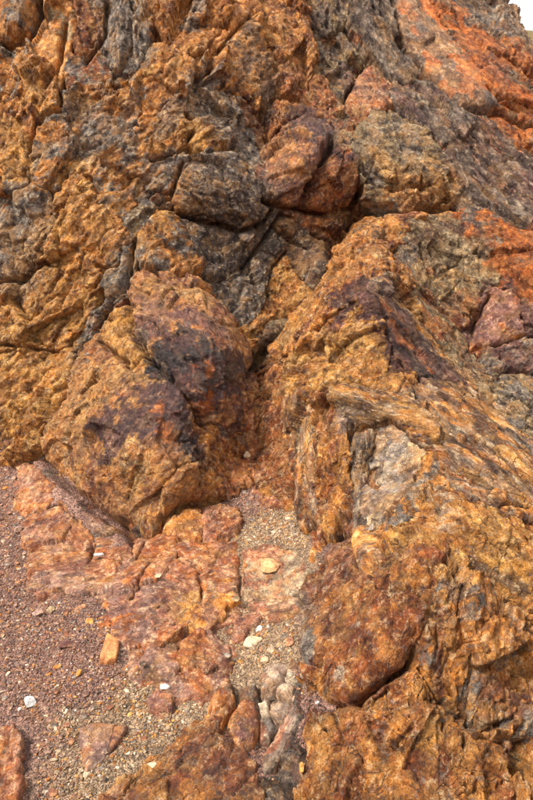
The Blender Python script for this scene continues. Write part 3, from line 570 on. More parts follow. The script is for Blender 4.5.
build('rock_fragment', 'low brown rock under the two rusty boulders', CR, [
    R("290,212 306,206 326,214 348,208 342,226 322,238 302,230", c1='tan', c2='rust', mix=.5, bed=30, lift=.03, dome=.05, ro=1.0)])
build('rock_rib', 'dark rusty rib of rock at the top centre with purple specks', CR, [
    R("252,22 258,-20 270,-110 312,-110 304,20 312,60 300,100 276,96 274,50", c1='rust', c2='ochre', mix=.5, bed=110, lift=.08, dome=.06, ro=1.2),
    R("276,96 300,98 314,62 330,98 336,126 318,124 300,120 284,128 270,140 262,130 270,110", c1='rust', c2='ochre', mix=.35, bed=120, lift=.06, dome=.05, ro=1.3),
    R("314,64 328,84 344,102 366,122 352,146 352,160 338,152 330,128 322,94", c1='rust', c2='olive', mix=.5, bed=130, lift=.0, dome=.04, ro=1.1)])
build('rock_slope', 'dull grey-brown slope of broken rock at the top, right of the rusty rib', CR, [
    R("312,-110 352,-110 350,0 346,28 328,36 304,20", c1='shale', c2='olive', mix=.45, bed=110, lift=.05, dome=.05, ro=1.2),
    R("306,22 330,36 344,30 366,62 350,86 342,102 324,82 314,60", c1='olive', c2='shale', mix=.5, bed=115, lift=.02, dome=.05, ro=1.3)])
build('rock_block', 'squarish red-brown block leaning on the grey-brown slope', BO, [
    R("350,88 360,72 374,65 391,80 388,106 372,120 352,104 344,98", c1='rust', c2='tan', mix=.5, bed=130, lift=.06, dome=.02, ro=.7)])
build('rock_outcrop', 'broad mottled tan and greenish outcrop with an orange lower edge, right of the rusty boulders', CR, [
    R("352,148 366,124 386,112 402,120 424,134 440,160 449,188 442,204 404,212 366,210 360,184", c1='olive', c2='grey', mix=.4, bed=140, lift=.10, dome=.08, re=.07, ro=1.1)])
build('shale_beds', 'steep dark brown beds of thin shaly rock slanting down under the lichen slab', CR, [
    R("350,-110 372,-110 382,-20 390,20 404,50 420,74 410,84 392,80 376,64 350,28", c1='shale', c2='dgrey', mix=.3, bed=-55, lift=.02, dome=.03, ro=.9, st=4, foli=3.6, name='shale_bed'),
    R("392,82 412,84 432,84 456,108 470,130 460,140 440,148 424,132 402,112 388,100", c1='shale', c2='plum', mix=.4, bed=-48, lift=.03, dome=.03, ro=.9, st=4, foli=3.6, name='shale_bed'),
    R("456,106 478,112 500,126 540,160 620,220 620,270 540,215 510,190 482,150 466,132", c1='shale', c2='plum', mix=.35, bed=-40, lift=.04, dome=.04, ro=.9, st=4, foli=3, name='shale_bed'),
    R("442,148 464,136 484,152 510,190 540,214 620,270 620,296 540,236 500,224 484,214 456,210 448,188 440,164", c1='shale', c2='plum', mix=.4, bed=-40, lift=.03, dome=.04, ro=1.0, st=4, foli=3, name='shale_bed')])
build('flat_rock', 'smooth brown tilted slab below the orange lichen at the top right', SL, [
    R("374,-110 416,-110 424,-10 440,22 458,44 474,64 490,86 498,104 482,112 462,106 434,84 406,48 390,12", c1='tan', c2='shale', mix=.4, bed=-50, lift=.05, dome=.03, ro=.4, st=2.5)])
build('flat_rock', 'steep rock slab thickly covered with bright orange lichen in the top right corner', SL, [
    R("418,-110 484,-110 490,-20 492,36 504,60 530,82 570,110 570,126 533,108 500,98 490,86 474,62 456,42 440,22 424,-10", c1='tan', c2='shale', mix=.45, bed=-45, lift=.09, dome=.06, ro=.8, st=2, name='lichen_face'),
    R("494,98 516,104 540,112 620,140 620,200 540,160 500,128 486,112", c1='tan', c2='lichen', mix=.5, bed=-40, lift=.10, dome=.07, ro=.8, st=2, name='lichen_face')])
build('rock_crest', 'pale grey-brown crest of rock on the skyline at the top right corner', CR, [
    R("472,-110 498,-110 506,-20 509,6 514,22 523,38 544,66 562,90 538,82 508,60 494,38 482,16 476,-20", c1='tan', c2='grey', mix=.5, bed=-60, lift=.12, dome=.06, ro=.9)])
build('rock_outcrop', 'row of orange-brown blocks above the tip of the central ridge', CR, [
    R("344,228 352,216 366,211 384,212 384,230 378,246 366,238 352,232", c1='ochre', c2='tan', mix=.4, bed=20, lift=.06, dome=.06, ro=1.0),
    R("384,212 404,212 424,210 426,216 404,230 400,248 388,250 378,244 384,230", c1='ochre', c2='rust', mix=.4, bed=10, lift=.08, dome=.05, ro=1.0)])
build('rock_mound', 'rounded mound of purple-brown rock plastered with vivid orange lichen at the right edge', CR, [
    R("454,214 468,210 486,214 502,226 540,238 620,262 620,330 540,314 522,302 500,288 494,262 484,250 464,236", c1='shale', c2='lichen', mix=.4, bed=-30, lift=.10, dome=.10, re=.08, ro=.8)])
build('broken_rocks', 'broken greenish-grey blocks left of the lichen mound', CR, [
    R("402,230 424,216 446,206 456,214 464,234 474,250 460,262 440,272 426,268 420,248 404,244", c1='olive', c2='tan', mix=.45, bed=-40, lift=.05, dome=.05, ro=1.2),
    R("424,272 442,272 460,262 478,258 494,260 500,284 484,290 470,300 460,292 440,300 426,292", c1='olive', c2='gold', mix=.3, bed=-35, lift=.05, dome=.05, ro=1.2),
    R("398,248 418,250 424,270 422,292 406,286 394,266", c1='dgrey', c2='olive', mix=.5, bed=100, lift=.07, dome=.05, ro=.8),
    R("426,294 442,300 460,294 478,302 474,326 458,328 440,322 430,312", c1='tan', c2='rust', mix=.45, bed=-30, lift=.06, dome=.05, ro=1.0)])
build('rock_block', 'flat-faced dull purple block below the orange lichen mound', BO, [
    R("470,348 474,324 484,302 490,290 506,292 520,302 522,334 508,346 488,350", c1='plum', c2='rust', mix=.45, bed=50, lift=.08, dome=.03, ro=.55)])
build('rock_block', 'purplish-grey block with a few orange lichen spots at the right edge of the frame', BO, [
    R("520,302 540,314 620,330 620,350 540,340 522,336", c1='plum', c2='shale', mix=.4, bed=10, lift=.06, dome=.05, ro=.8),
    R("482,352 506,346 522,338 540,342 620,352 620,392 540,374 508,374 494,382", c1='plum', c2='grey', mix=.45, bed=20, lift=.08, dome=.05, ro=.9)])
build('broken_rocks', 'strip of small tan rubble running down to the right behind the central ridge', CR, [
    R("394,268 408,286 424,294 432,314 448,326 440,346 424,322 404,296 384,268", c1='olive', c2='rust', mix=.5, bed=-50, lift=.03, dome=.03, ro=1.2, foli=1.5, st=2.5),
    R("440,324 458,330 474,328 470,350 484,374 492,402 474,396 456,372 438,346", c1='olive', c2='tan', mix=.5, bed=-50, lift=.03, dome=.03, ro=1.3, foli=1.5, st=2)])
build('flat_rock', 'dull grey slab at the right edge, behind the streaked orange shoulder', SL, [
    R("486,376 510,374 540,376 620,392 620,500 540,460 508,430 492,402", c1='grey', c2='olive', mix=.45, bed=-30, lift=.04, dome=.05, ro=1.0)])
build('rock_ridge', 'tall pointed golden ridge with a purple V-shaped stain, centre of the cliff', CR, [
    R("340,236 352,231 368,239 386,252 400,270 412,292 400,290 384,282 366,288 348,302 320,326 300,346 274,366 262,370 280,342 298,312 312,286 326,258", c1='ochre', c2='rust', mix=.35, bed=50, lift=.06, dome=.09, re=.06, ro=.9, st=2, name='ridge_flank'),
    R("366,288 384,281 404,290 420,316 444,352 474,398 460,396 440,386 420,380 400,360 384,332 374,308", c1='ochre', c2='gold', mix=.4, bed=-50, lift=.09, dome=.05, ro=1.0, st=3, foli=.8, name='ridge_flank'),
    R("366,290 376,306 386,334 400,362 420,382 410,398 388,396 356,388 330,398 300,402 262,410 258,384 276,364 302,346 346,304", c1='ochre', c2='gold', mix=.45, bed=35, lift=.10, dome=.06, re=.10, ro=1.0, name='ridge_crest')])
build('rock_flank', 'rusty brown flank of rock with golden upright streaks dropping into the gully', CR, [
    R("262,374 262,408 286,404 290,440 292,480 300,510 284,508 262,500 252,476 258,440 254,410", c1='rust', c2='ochre', mix=.35, bed=70, lift=.05, dome=.06, ro=.8),
    R("286,404 312,398 322,400 318,450 322,500 318,524 308,528 298,508 290,470", c1='ochre', c2='rust', mix=.5, bed=85, lift=.08, dome=.06, ro=1.1, st=3, foli=1.4),
    R("322,400 336,394 352,402 348,428 352,450 348,500 342,524 328,530 318,520 322,480 316,440", c1='ochre', c2='rust', mix=.5, bed=85, lift=.09, dome=.06, ro=1.2, st=2.5, foli=1.4)])
build('rock_shoulder', 'streaked orange shoulder of thin tilted beds falling to the right below the ridge', CR, [
    R("330,398 356,388 388,396 410,398 426,410 436,440 428,454 412,438 392,425 368,424 350,430 344,414", c1='ochre', c2='gold', mix=.4, bed=-15, lift=.10, dome=.05, ro=1.2, st=3, foli=2, name='tilted_bed'),
    R("410,396 420,382 442,386 474,398 492,404 508,430 545,466 620,505 620,525 540,482 500,458 460,440 430,416", c1='ochre', c2='grey', mix=.3, bed=-38, lift=.06, dome=.04, ro=1.0, st=4.5, foli=2.6, name='tilted_bed'),
    R("426,410 458,438 500,458 540,482 620,526 620,546 540,508 505,496 470,482 446,466 434,440", c1='ochre', c2='gold', mix=.4, bed=-38, lift=.08, dome=.04, ro=1.0, st=4.5, foli=2.6, name='tilted_bed'),
    R("428,454 440,448 448,466 474,484 508,496 545,510 620,548 620,572 540,522 500,510 470,500 450,488 436,480", c1='rust', c2='ochre', mix=.5, bed=-30, lift=.03, dome=.04, ro=1.0, st=4, foli=2.4, name='tilted_bed')])
build('rock_hollow', 'shallow grey hollow of flat dark rock beneath the overhanging orange lip', CR, [
    R("370,424 392,426 412,438 430,454 416,476 402,504 382,520 364,534 362,500 366,460", c1='grey', c2='olive', mix=.45, bed=35, lift=.0, dome=.01, ro=.4, foli=.4),
    R("350,430 370,424 368,460 364,500 366,532 354,534 342,524 348,500 352,450", c1='dgrey', c2='rust', mix=.35, bed=88, lift=-.01, dome=.03, ro=.9, st=3, foli=1.5)])
build('rock_ramp', 'narrow greyish ramp of rock between the grey hollow and the buttress crack', CR, [
    R("430,454 440,470 448,486 430,492 416,508 398,534 384,548 366,546 360,540 380,524 402,506 418,478", c1='ochre', c2='grey', mix=.5, bed=50, lift=.04, dome=.05, ro=1.0, st=2)])
build('rock_block', 'small honey-coloured cube of rock lodged at the foot of the grey hollow', BO, [
    R("360,536 376,530 385,542 380,562 366,570 357,556", c1='tan', c2='ochre', mix=.55, bed=20, lift=.13, dome=.08, re=.04, ro=.6)])
build('rock_splinter', 'upright rusty splinter of rock standing left of the leaning slab by the gully', BO, [
    R("312,548 315,524 325,524 326,532 320,548 316,564 311,562", c1='rust', c2='ochre', mix=.4, bed=80, lift=.09, dome=.02, re=.03, ro=.5)])
build('flat_rock', 'leaning pale orange slabs beside the gully, below the upright splinter', SL, [
    R("320,560 336,548 352,540 358,556 350,576 334,586 320,592 310,606 304,596", c1='rust', c2='pink', mix=.6, bed=50, lift=.05, dome=.04, ro=.8),
    R("334,588 352,577 358,568 372,574 350,592 334,612 322,636 312,660 306,640 312,608", c1='rust', c2='pink', mix=.5, bed=60, lift=.03, dome=.04, ro=.8)], part='bedrock_block')
build('rock_buttress', 'massive orange and brown rock buttress filling the lower right of the frame', CR, [
    R("424,496 440,488 472,500 508,508 545,522 620,566 620,670 540,628 504,602 472,576 442,546 420,552 396,566 384,572 378,566 394,540", c1='ochre', c2='gold', mix=.45, bed=-40, lift=.10, dome=.12, re=.08, ro=1.2, st=1.8, foli=1, name='rock_crest'),
    R("350,582 372,572 396,567 420,553 440,548 434,580 428,620 420,650 412,665 382,682 362,700 336,704 312,696 308,674 322,634 334,604", c1='rust', c2='ochre', mix=.45, bed=60, lift=.07, dome=.0, re=.02, ro=1.1, name='rock_block', label='rust-brown block with an overhanging lower edge', exp=.03),
    R("442,548 472,578 504,604 540,630 620,672 620,745 540,700 515,722 500,742 464,744 442,722 424,698 414,666 424,640 432,600", c1='ochre', c2='grey', mix=.25, bed=75, lift=.10, dome=.10, re=.07, ro=1.0, name='rock_block'),
    R("308,704 336,707 364,702 384,684 414,668 424,700 442,724 456,760 470,905 290,905 296,800 302,744", c1='rust', c2='ochre', mix=.55, bed=70, lift=.10, dome=.10, re=.06, ro=.9, name='rock_block', label='lower left block of the buttress with dark rust patches'),
    R("444,724 464,746 502,746 540,738 620,750 620,905 462,905 454,770", c1='ochre', c2='rust', mix=.45, bed=80, lift=.10, dome=.10, re=.06, ro=1.2, name='rock_block'),
    R("500,742 516,722 540,702 620,744 620,752 540,740", c1='grey', c2='ochre', mix=.5, bed=20, lift=.05, dome=.04, ro=1.1, name='rock_block')])
# foot of the bulge and the gully
build('rock_fragment', 'cluster of broken brown blocks at the head of the gravel gully', CR, [
    R("236,438 250,430 262,436 264,452 254,460 240,458", c1='tan', c2='olive', mix=.4, bed=20, lift=.03, dome=.04, ro=0.42),
    R("246,452 262,446 268,470 258,484 246,470", c1='pink', c2='olive', mix=.5, bed=20, lift=.015, dome=.04, ro=0.42),
    R("220,462 238,458 256,464 254,484 236,492 218,480", c1='rust', c2='tan', mix=.4, bed=30, lift=.07, dome=.03, ro=0.42),
    R("196,474 214,468 222,486 214,500 196,498", c1='rust', c2='pink', mix=.4, bed=30, lift=.025, dome=.04, ro=0.36),
    R("252,490 262,480 284,506 268,506 256,500", c1='pink', c2='rust', mix=.5, bed=30, lift=.03, dome=.03, ro=0.42),
    R("240,402 256,392 262,410 256,432 244,428", c1='rust', c2='dgrey', mix=.4, bed=80, lift=.03, dome=.03, ro=0.42)], part='block')
build('bedrock_outcrop', 'smooth orange slab split in two by a thin line under the bulge', SL, [
    R("161,521 172,506 198,501 201,520 202,540 180,538", c1='rust', c2='ochre', mix=.4, bed=50, lift=.025, dome=.03, re=.03, ro=0.36),
    R("202,501 226,500 240,508 237,534 216,541 204,539", c1='pink', c2='rust', mix=.4, bed=50, lift=.025, dome=.03, re=.03, ro=.45)], part='bedrock_block')
build('bedrock_outcrop', 'low orange slabs in stepped courses below the split slab', SL, [
    R("134,537 158,531 174,540 176,556 152,563 135,559", c1='rust', c2='pink', mix=.4, bed=10, lift=.015, dome=.03, re=.03, ro=0.36),
    R("176,544 202,542 236,540 240,566 206,571 184,562", c1='rust', c2='pink', mix=.5, bed=10, lift=.03, dome=.03, re=.03, ro=0.42),
    R("133,563 170,560 200,570 202,602 160,606 134,598", c1='rust', c2='pink', mix=.5, bed=-30, lift=.015, dome=.04, re=.03, ro=0.48),
    R("201,573 240,568 246,590 232,606 204,602", c1='rust', c2='ochre', mix=.5, bed=0, lift=.02, dome=.03, re=.03, ro=0.42)], part='bedrock_block')
build('bedrock_outcrop', 'cracked reddish bedrock slabs beside the dirt ledge at the foot of the left cliff', SL, [
    R("14,466 30,462 46,478 52,500 42,512 28,516 18,500", c1='pink', c2='rust', mix=.4, bed=70, lift=.03, dome=.03, re=.04, ro=0.54),
    R("27,517 44,513 60,505 72,513 70,526 62,542 62,560 40,561 26,546 24,530", c1='pink', c2='rust', mix=.45, bed=20, lift=.025, dome=.03, re=.03, ro=0.42),
    R("70,522 79,520 94,547 86,552 70,546 63,536", c1='pink', c2='rust', mix=.35, bed=-50, lift=.03, dome=.02, re=.02, ro=.5),
    R("62,546 85,552 94,556 88,563 64,564", c1='rust', c2='pink', mix=.4, bed=0, lift=.015, dome=.03, re=.02, ro=0.36),
    R("28,562 60,564 90,564 116,558 112,584 84,596 52,594 34,582", c1='pink', c2='rust', mix=.35, bed=10, lift=.02, dome=.03, re=.03, ro=0.48)], part='bedrock_block')
build('rock_ledge', 'smooth brown ledge tucked under the overhang of the bulge', SL, [
    R("84,512 98,514 118,526 112,536 96,534 86,524", c1='tan', c2='plum', mix=.4, bed=-20, lift=.02, dome=.04, re=.03, ro=.4)])
build('bedrock_outcrop', 'deep red-purple bedrock lump with an orange spot above the tan angular stone', SL, [
    R("104,604 122,594 146,596 164,606 168,624 150,634 128,632 110,622", c1='plum', c2='rust', mix=.4, bed=10, lift=.015, dome=.03, re=.04, ro=0.54)])
build('bedrock_outcrop', 'small dark-rimmed bedrock pieces lying right of the cracked reddish slabs', SL, [
    R("106,566 120,560 124,574 114,586 106,582", c1='rust', c2='pink', mix=.4, bed=60, lift=.025, dome=.03, re=.02, ro=.5),
    R("112,588 132,580 134,594 118,596", c1='pink', c2='rust', mix=.4, bed=10, lift=.03, dome=.03, re=.02, ro=0.36),
    R("96,540 112,540 130,548 132,558 116,556 98,552", c1='pink', c2='rust', mix=.4, bed=-10, lift=.02, dome=.03, re=.02, ro=0.42)], part='bedrock_block')
build('bedrock_outcrop', 'pointed golden-orange tongue of bedrock at the middle of the scree edge', SL, [
    R("163,606 200,602 228,602 226,616 206,630 194,632 178,618", c1='ochre', c2='rust', mix=.35, bed=70, lift=.025, dome=.03, re=.03, ro=0.36)])
build('bedrock_outcrop', 'rounded flat slab with a reddish ring on it, below the orange tongue', SL, [
    R("140,662 148,646 164,640 178,646 182,660 176,674 160,678 144,674", c1='pink', c2='tan', mix=.4, bed=10, lift=.02, dome=.04, re=.04, ro=.3)])
build('bedrock_outcrop', 'rough triangular rusty slab right of the ringed slab', SL, [
    R("182,642 206,631 222,640 228,660 218,682 202,694 190,680 182,664", c1='pink', c2='rust', mix=.5, bed=-40, lift=.015, dome=.04, re=.03, ro=0.48)])
build('bedrock_outcrop', 'low flat brick-red slab in the tan gravel, left of the rounded rocks', SL, [
    R("146,700 158,690 174,697 173,710 160,714 150,712", c1='pink', c2='plum', mix=.3, bed=20, lift=.03, dome=.02, re=.02, ro=.4)])
build('bedrock_outcrop', 'two flat pinkish-brown slabs half buried in the lower scree', SL, [
    R("80,727 102,721 114,724 112,742 104,760 88,770 80,748", c1='pink', c2='scree', mix=.4, bed=60, lift=.015, dome=.03, re=.03, ro=.4),
    R("114,726 128,725 122,738 108,756 110,742", c1='plum', c2='pink', mix=.4, bed=50, lift=.015, dome=.03, re=.02, ro=.4)], part='bedrock_block')
build('bedrock_outcrop', 'flat red-brown slab cut off by the bottom left corner of the frame', SL, [
    R("-80,732 8,733 17,740 19,762 18,800 24,900 -80,900", c1='rust', c2='pink', mix=.5, bed=80, lift=.07, dome=.02, re=.02, ro=.4)])
build('bedrock_outcrop', 'large wedge-shaped orange and plum slab at the bottom centre', SL, [
    R("108,806 150,774 182,744 204,726 214,722 236,738 252,764 262,905 60,905", c1='ochre', c2='rust', mix=.6, bed=45, lift=.10, dome=.04, re=.03, ro=.5, st=2, gloss=True)])
build('boulder', 'rounded orange-brown rock, upper left of the trio above the bottom slab', BO, [
    R("209,706 214,692 232,684 242,702 234,724 222,742 210,728", c1='rust', c2='tan', mix=.4, bed=60, lift=.08, dome=.04, re=.09, ro=.45, exp=.06, wob=.3)])
build('boulder', 'rounded dark brown rock, lowest of the trio above the bottom slab', BO, [
    R("224,722 234,704 250,700 261,706 261,730 252,746 238,750 225,740", c1='tan', c2='plum', mix=.4, bed=70, lift=.09, dome=.05, re=.09, ro=.45, exp=.06, wob=.3)])
build('boulder', 'small blocky brown rock, top right of the trio above the bottom slab', BO, [
    R("238,692 256,688 260,702 252,704 238,705", c1='tan', c2='dgrey', mix=.4, bed=80, lift=.08, dome=.03, re=.03, ro=.5)])
build('white_rock', 'pinkish-white cracked rock at the lower end of the gully', BO, [
    R("262,678 272,668 288,668 283,684 276,692 264,700", c1='creamrock', c2='pink', mix=.4, bed=40, lift=.06, dome=.03, re=.02, ro=.5),
    R("284,684 296,688 294,702 278,700 278,692", c1='creamrock', c2='pink', mix=.4, bed=10, lift=.06, dome=.03, re=.02, ro=.4),
    R("272,706 280,701 293,704 288,714 278,720 272,716", c1='creamrock', c2='grey', mix=.35, bed=30, lift=.05, dome=.03, re=.02, ro=.4),
    R("288,668 300,674 302,686 298,690 285,683", c1='pale', c2='grey', mix=.4, bed=30, lift=.03, dome=.03, re=.02, ro=.5)], part='broken_piece')
build('rock_fragment', 'grey rounded stones stacked left of the cracked white rock', BO, [
    R("257,702 268,700 271,716 262,724 256,716", c1='grey', c2='pale', mix=.4, bed=70, lift=.06, dome=.03, re=.03, ro=.4),
    R("259,722 270,718 276,728 270,744 260,742", c1='grey', c2='gravel', mix=.4, bed=60, lift=.04, dome=.03, re=.03, ro=.5)], part='rock_piece')
build('rock_splinter', 'long tilted grey-brown slab standing on edge right of the white rock', SL, [
    R("276,742 288,716 298,692 305,690 300,716 286,750 276,772 264,778 266,756", c1='shale', c2='pink', mix=.4, bed=60, lift=.06, dome=.03, re=.02, ro=.5, st=3)])
build('bedrock_outcrop', 'flat pinkish slab with a grey edge in the middle of the gully', SL, [
    R("240,552 262,548 300,558 308,578 296,594 270,600 246,596 240,574", c1='pink', c2='gravel', mix=.5, bed=-10, lift=.02, dome=.04, re=.04, ro=.6),
    R("250,600 272,602 296,596 300,612 280,622 258,616", c1='tan', c2='pink', mix=.5, bed=10, lift=.01, dome=.03, re=.03, ro=.7)], part='bedrock_block')
build('bedrock_outcrop', 'flat red slab lying left of the tan oval stone in the gully', SL, [
    R("235,622 248,614 262,612 262,622 250,630 244,640 234,638", c1='pink', c2='plum', mix=.35, bed=20, lift=.04, dome=.02, re=.02, ro=.4)])
build('rock_strip', 'purple and grey strip of rock along the left foot of the buttress', CR, [
    R("288,652 298,620 310,608 314,640 306,672 308,696 300,720 296,690 290,672", c1='plum', c2='grey', mix=.5, bed=80, lift=.03, dome=.04, ro=.8, st=2),
    R("304,704 306,720 302,750 296,790 294,860 270,880 262,860 262,784 278,774 290,750 300,722", c1='dgrey', c2='plum', mix=.4, bed=80, lift=-.01, dome=.03, ro=1.2)])
build('bedrock_shelf', 'worn reddish-brown bedrock shelf with dusty joints between the scree and the gully gravel', SL, [
    R("30,560 100,556 140,556 200,560 240,560 244,600 236,636 224,690 196,702 160,700 136,682 124,640 96,622 44,596", c1='pink', c2='rust', mix=.45, bed=20, lift=-.02, dome=.02, re=.05, ro=.45)])
d_ = R("34,462 50,462 66,478 88,502 118,530 124,548 104,552 80,536 60,512 44,494", c1='scree', c2='shale', mix=.3, bed=-45, lift=-.01, dome=.0, ro=.35, wob=.5)
V, Q, col, mat, bd = rock(**d_); tag(link('dirt_ledge', mesh_from('dirt_ledge', V, Q, col, M_SCREE)), kind='structure')

# ------------------------------------------------------------------ loose stones and gravel
ICO_V = None
def ico(sub):
    bpy_m = bmesh.new(); bmesh.ops.create_icosphere(bpy_m, subdivisions=sub, radius=1.0)
    V = np.array([v.co[:] for v in bpy_m.verts]); F = np.array([[v.index for v in f.verts] for f in bpy_m.faces]); bpy_m.free(); return V, F
import bmesh
IV1, IF1 = ico(1); IV2, IF2 = ico(2); IV3, IF3 = ico(3)
def angular(V, rng, cuts=9, lo=.5, hi=.9):
    """a unit ball cut by random planes: an angular chip of stone"""
    V = V.copy()
    for _ in range(cuts):
        n = rng.normal(size=3); n /= np.linalg.norm(n); c = rng.uniform(lo, hi); d = V@n; m = d > c; V[m] -= np.outer(d[m]-c, n)
    return V
def basis(n, rng):
    a = rng.normal(size=3); u = a-n*(a@n); u /= np.linalg.norm(u); return np.stack([u, np.cross(n, u), n])
rng = np.random.RandomState(11)
ROCKPOLYS = []
COVER = None
def covered(P):
    """how far the built rock stands above each point of the scree (nearest rock vertex grid)"""
    q = to_sth(P); i = ((q[:, 0]-S0)/0.03).astype(int); j = ((q[:, 1]-T0)/0.03).astype(int)
    i = np.clip(i, 0, COV.shape[0]-1); j = np.clip(j, 0, COV.shape[1]-1)
    return COV[i, j]-q[:, 2]
COV = np.full((int((S1-S0)/0.03)+1, int((T1-T0)/0.03)+1), -99.0)
for o in list(C.objects):
    if o.type == 'MESH' and (o.get('kind') != 'structure' or o.name == 'dirt_ledge'):
        me = o.data; v = np.empty(len(me.vertices)*3, f32); me.vertices.foreach_get('co', v); v = v.reshape(-1, 3)
        p = o.parent; v = v+np.array(p.location if p else o.location)
        q = to_sth(v.astype(float)); i = ((q[:, 0]-S0)/0.03).astype(int); j = ((q[:, 1]-T0)/0.03).astype(int)
        m = (i >= 0) & (j >= 0) & (i < COV.shape[0]) & (j < COV.shape[1]); np.maximum.at(COV, (i[m], j[m]), q[m, 2])
def scree_pt(s, t):
    P = base(s, t); N_ = nrm(s, t); return P+N_*scree_d(P)[:, None], N_

def stone_mesh(name, poly3d=None, size=(.03, .02, .012), cols=('pink', .5), seed=0, sub=3, cuts=12, rnd=(.5, .9), amp=.06):
    r = np.random.RandomState(seed); V, F = (IV3, IF3) if sub == 3 else (IV2, IF2)
    V = angular(V, r, cuts, *rnd); V = V*(1+amp*fbm(V, 3, 3, seed=seed)[:, None]); V = V*np.array(size)
    v = np.clip(cols[1]+.3*fbm(V, 1.2/max(size), 3, seed=seed), 0, 1)
    return mesh_from(name, V, F, ramp(cols[0], v)*ALB, M_STONE, smooth=False, tri=True)
# stones one can point at: px, py, half-lengths in px (long, short), picture angle of the long side, mineral, tone, label
PAL['orangestone'] = np.array([lin(176, 98, 52), lin(222, 142, 86), lin(242, 184, 132)]); PAL['whitestone'] = np.array([lin(170, 165, 160), lin(222, 218, 212), lin(244, 242, 238)])
PAL['creamstone'] = np.array([lin(190, 150, 112), lin(232, 204, 168), lin(246, 228, 204)])
NAMED = [
 (30, 704, 7, 5, 160, 'whitestone', .5, 'bright white stone on the reddish scree at the left', 9),
 (251, 642, 13, 7, 40, 'creamstone', .5, 'smooth cream-coloured oval stone beside the flat red slab in the gully', 5),
 (269, 567, 12, 7, 5, 'orangestone', .85, 'light orange rounded stone high in the gully', 8),
 (290, 641, 8, 4.5, -45, 'pink', .75, 'small brick-red block-shaped stone beside the foot of the buttress', 7),
 (102, 772, 6, 5, 20, 'grey', .55, 'round grey pebble below the half-buried pinkish slabs', 4),
 (165, 687, 5, 3.5, 10, 'whitestone', .6, 'small bright white stone at the top of the tan gravel', 8),
 (87, 775, 4, 3, 80, 'creamstone', .5, 'little cream wedge of stone left of the round grey pebble', 9),
 (68, 645, 8, 4.5, 10, 'plum', .45, 'dark red flat stone left of the tan angular stone', 8),
 (79, 673, 4, 3, 80, 'gold', .5, 'small golden stone below the dark red flat stone', 8),
 (99, 555, 5, 2.5, 10, 'whitestone', .5, 'thin white chip on the cracked bedrock left of the stepped slabs', 9),
 (51, 608, 5, 3.5, 30, 'olive', .7, 'small pale greenish stone near the top of the scree', 8),
 (38, 611, 5, 5, 30, 'scree', .8, 'light pink stone beside the pale greenish stone', 8),
 (91, 622, 5, 4, 30, 'gold', .6, 'yellowish pebble left of the red-purple lump', 5),
 (152, 765, 4, 3, 30, 'creamstone', .7, 'tiny cream stone at the left corner of the bottom slab', 9),
 (227, 656, 4, 3, 0, 'grey', .6, 'small grey pebble left of the cream oval stone', 5),
 (272, 650, 5, 3, 20, 'gravel', .7, 'pale tan stone just below right of the cream oval stone', 7),
 (264, 661, 5, 4, 50, 'creamstone', .3, 'buff stone in the gravel above the white rock', 8),
 (302, 768, 4, 4, 10, 'gold', .5, 'small yellow stone wedged at the foot of the buttress', 5),
 (110, 706, 5, 3, 30, 'pink', .5, 'rusty stone in the reddish scree above the half-buried slabs', 8),
 (57, 665, 4, 3.5, 70, 'ochre', .6, 'small orange stone left of centre on the reddish scree', 9),
 (143, 624+40, 4, 3, 20, 'shale', .4, 'dark little stone on the left rim of the ringed slab', 7),
 (18, 530, 5, 3.5, 20, 'scree', .75, 'pale pink stone on the scree beside the cracked slabs', 8),
 (158, 577, 4, 3, 20, 'creamstone', .4, 'pale chip lying on the stepped orange slabs', 8),
 (246, 455, 5, 3.5, 30, 'creamstone', .4, 'pale stone resting on the brown blocks at the head of the gully', 8),
 (372, 527, 5, 3, 70, 'grey', .75, 'pale upright chip above the honey-coloured cube', 9),
 (235, 600, 5, 3, 10, 'olive', .6, 'greenish-grey stone beside the bottom of the stepped slabs', 7),
]
placed = []
def surf_at(px, py):
    """first built surface seen in that direction"""
    d = ray(px, py); Y = np.linspace(1.0, 8, 3000); P = CAM+d*Y[:, None]; m = covered(P) > 0
    s, t = hit(px, py); P0 = base(s, t)[0]; Yh = (P0[1]-CAM[1])/1.0
    ii = np.where(m)[0]
    if len(ii) and Y[ii[0]] < Yh+0.02: return P[ii[0]], nrm(s, t)[0]
    return scree_pt(s, t)[0][0], nrm(s, t)[0]
def put_stone(name, px, py, a, b, ang, mineral, tone, label, cuts, seed, V=None):
    P, n = surf_at(px, py); D = np.linalg.norm(P-CAM); k = D/FPX
    A, B = a*k, b*k*1.25; h = min(B, A)*0.62
    u, v, n = frame_at(px, py, ang)
    me = stone_mesh(name, size=(A, B, h), cols=(mineral, tone), seed=seed, cuts=cuts+3, rnd=(.45, .85), amp=.05)
    o = link(name, me); M = Matrix(((u[0], v[0], n[0]), (u[1], v[1], n[1]), (u[2], v[2], n[2]))).to_4x4()
    o.matrix_world = Matrix.Translation(P+n*h*0.35) @ M
    tag(o, label, 'stone'); placed.append((P, max(A, B)))
for i, (px, py, a, b, ang, mi, tn, lb, cu) in enumerate(NAMED): put_stone('stone', px, py, a, b, ang, mi, tn, lb, cu, 100+i)
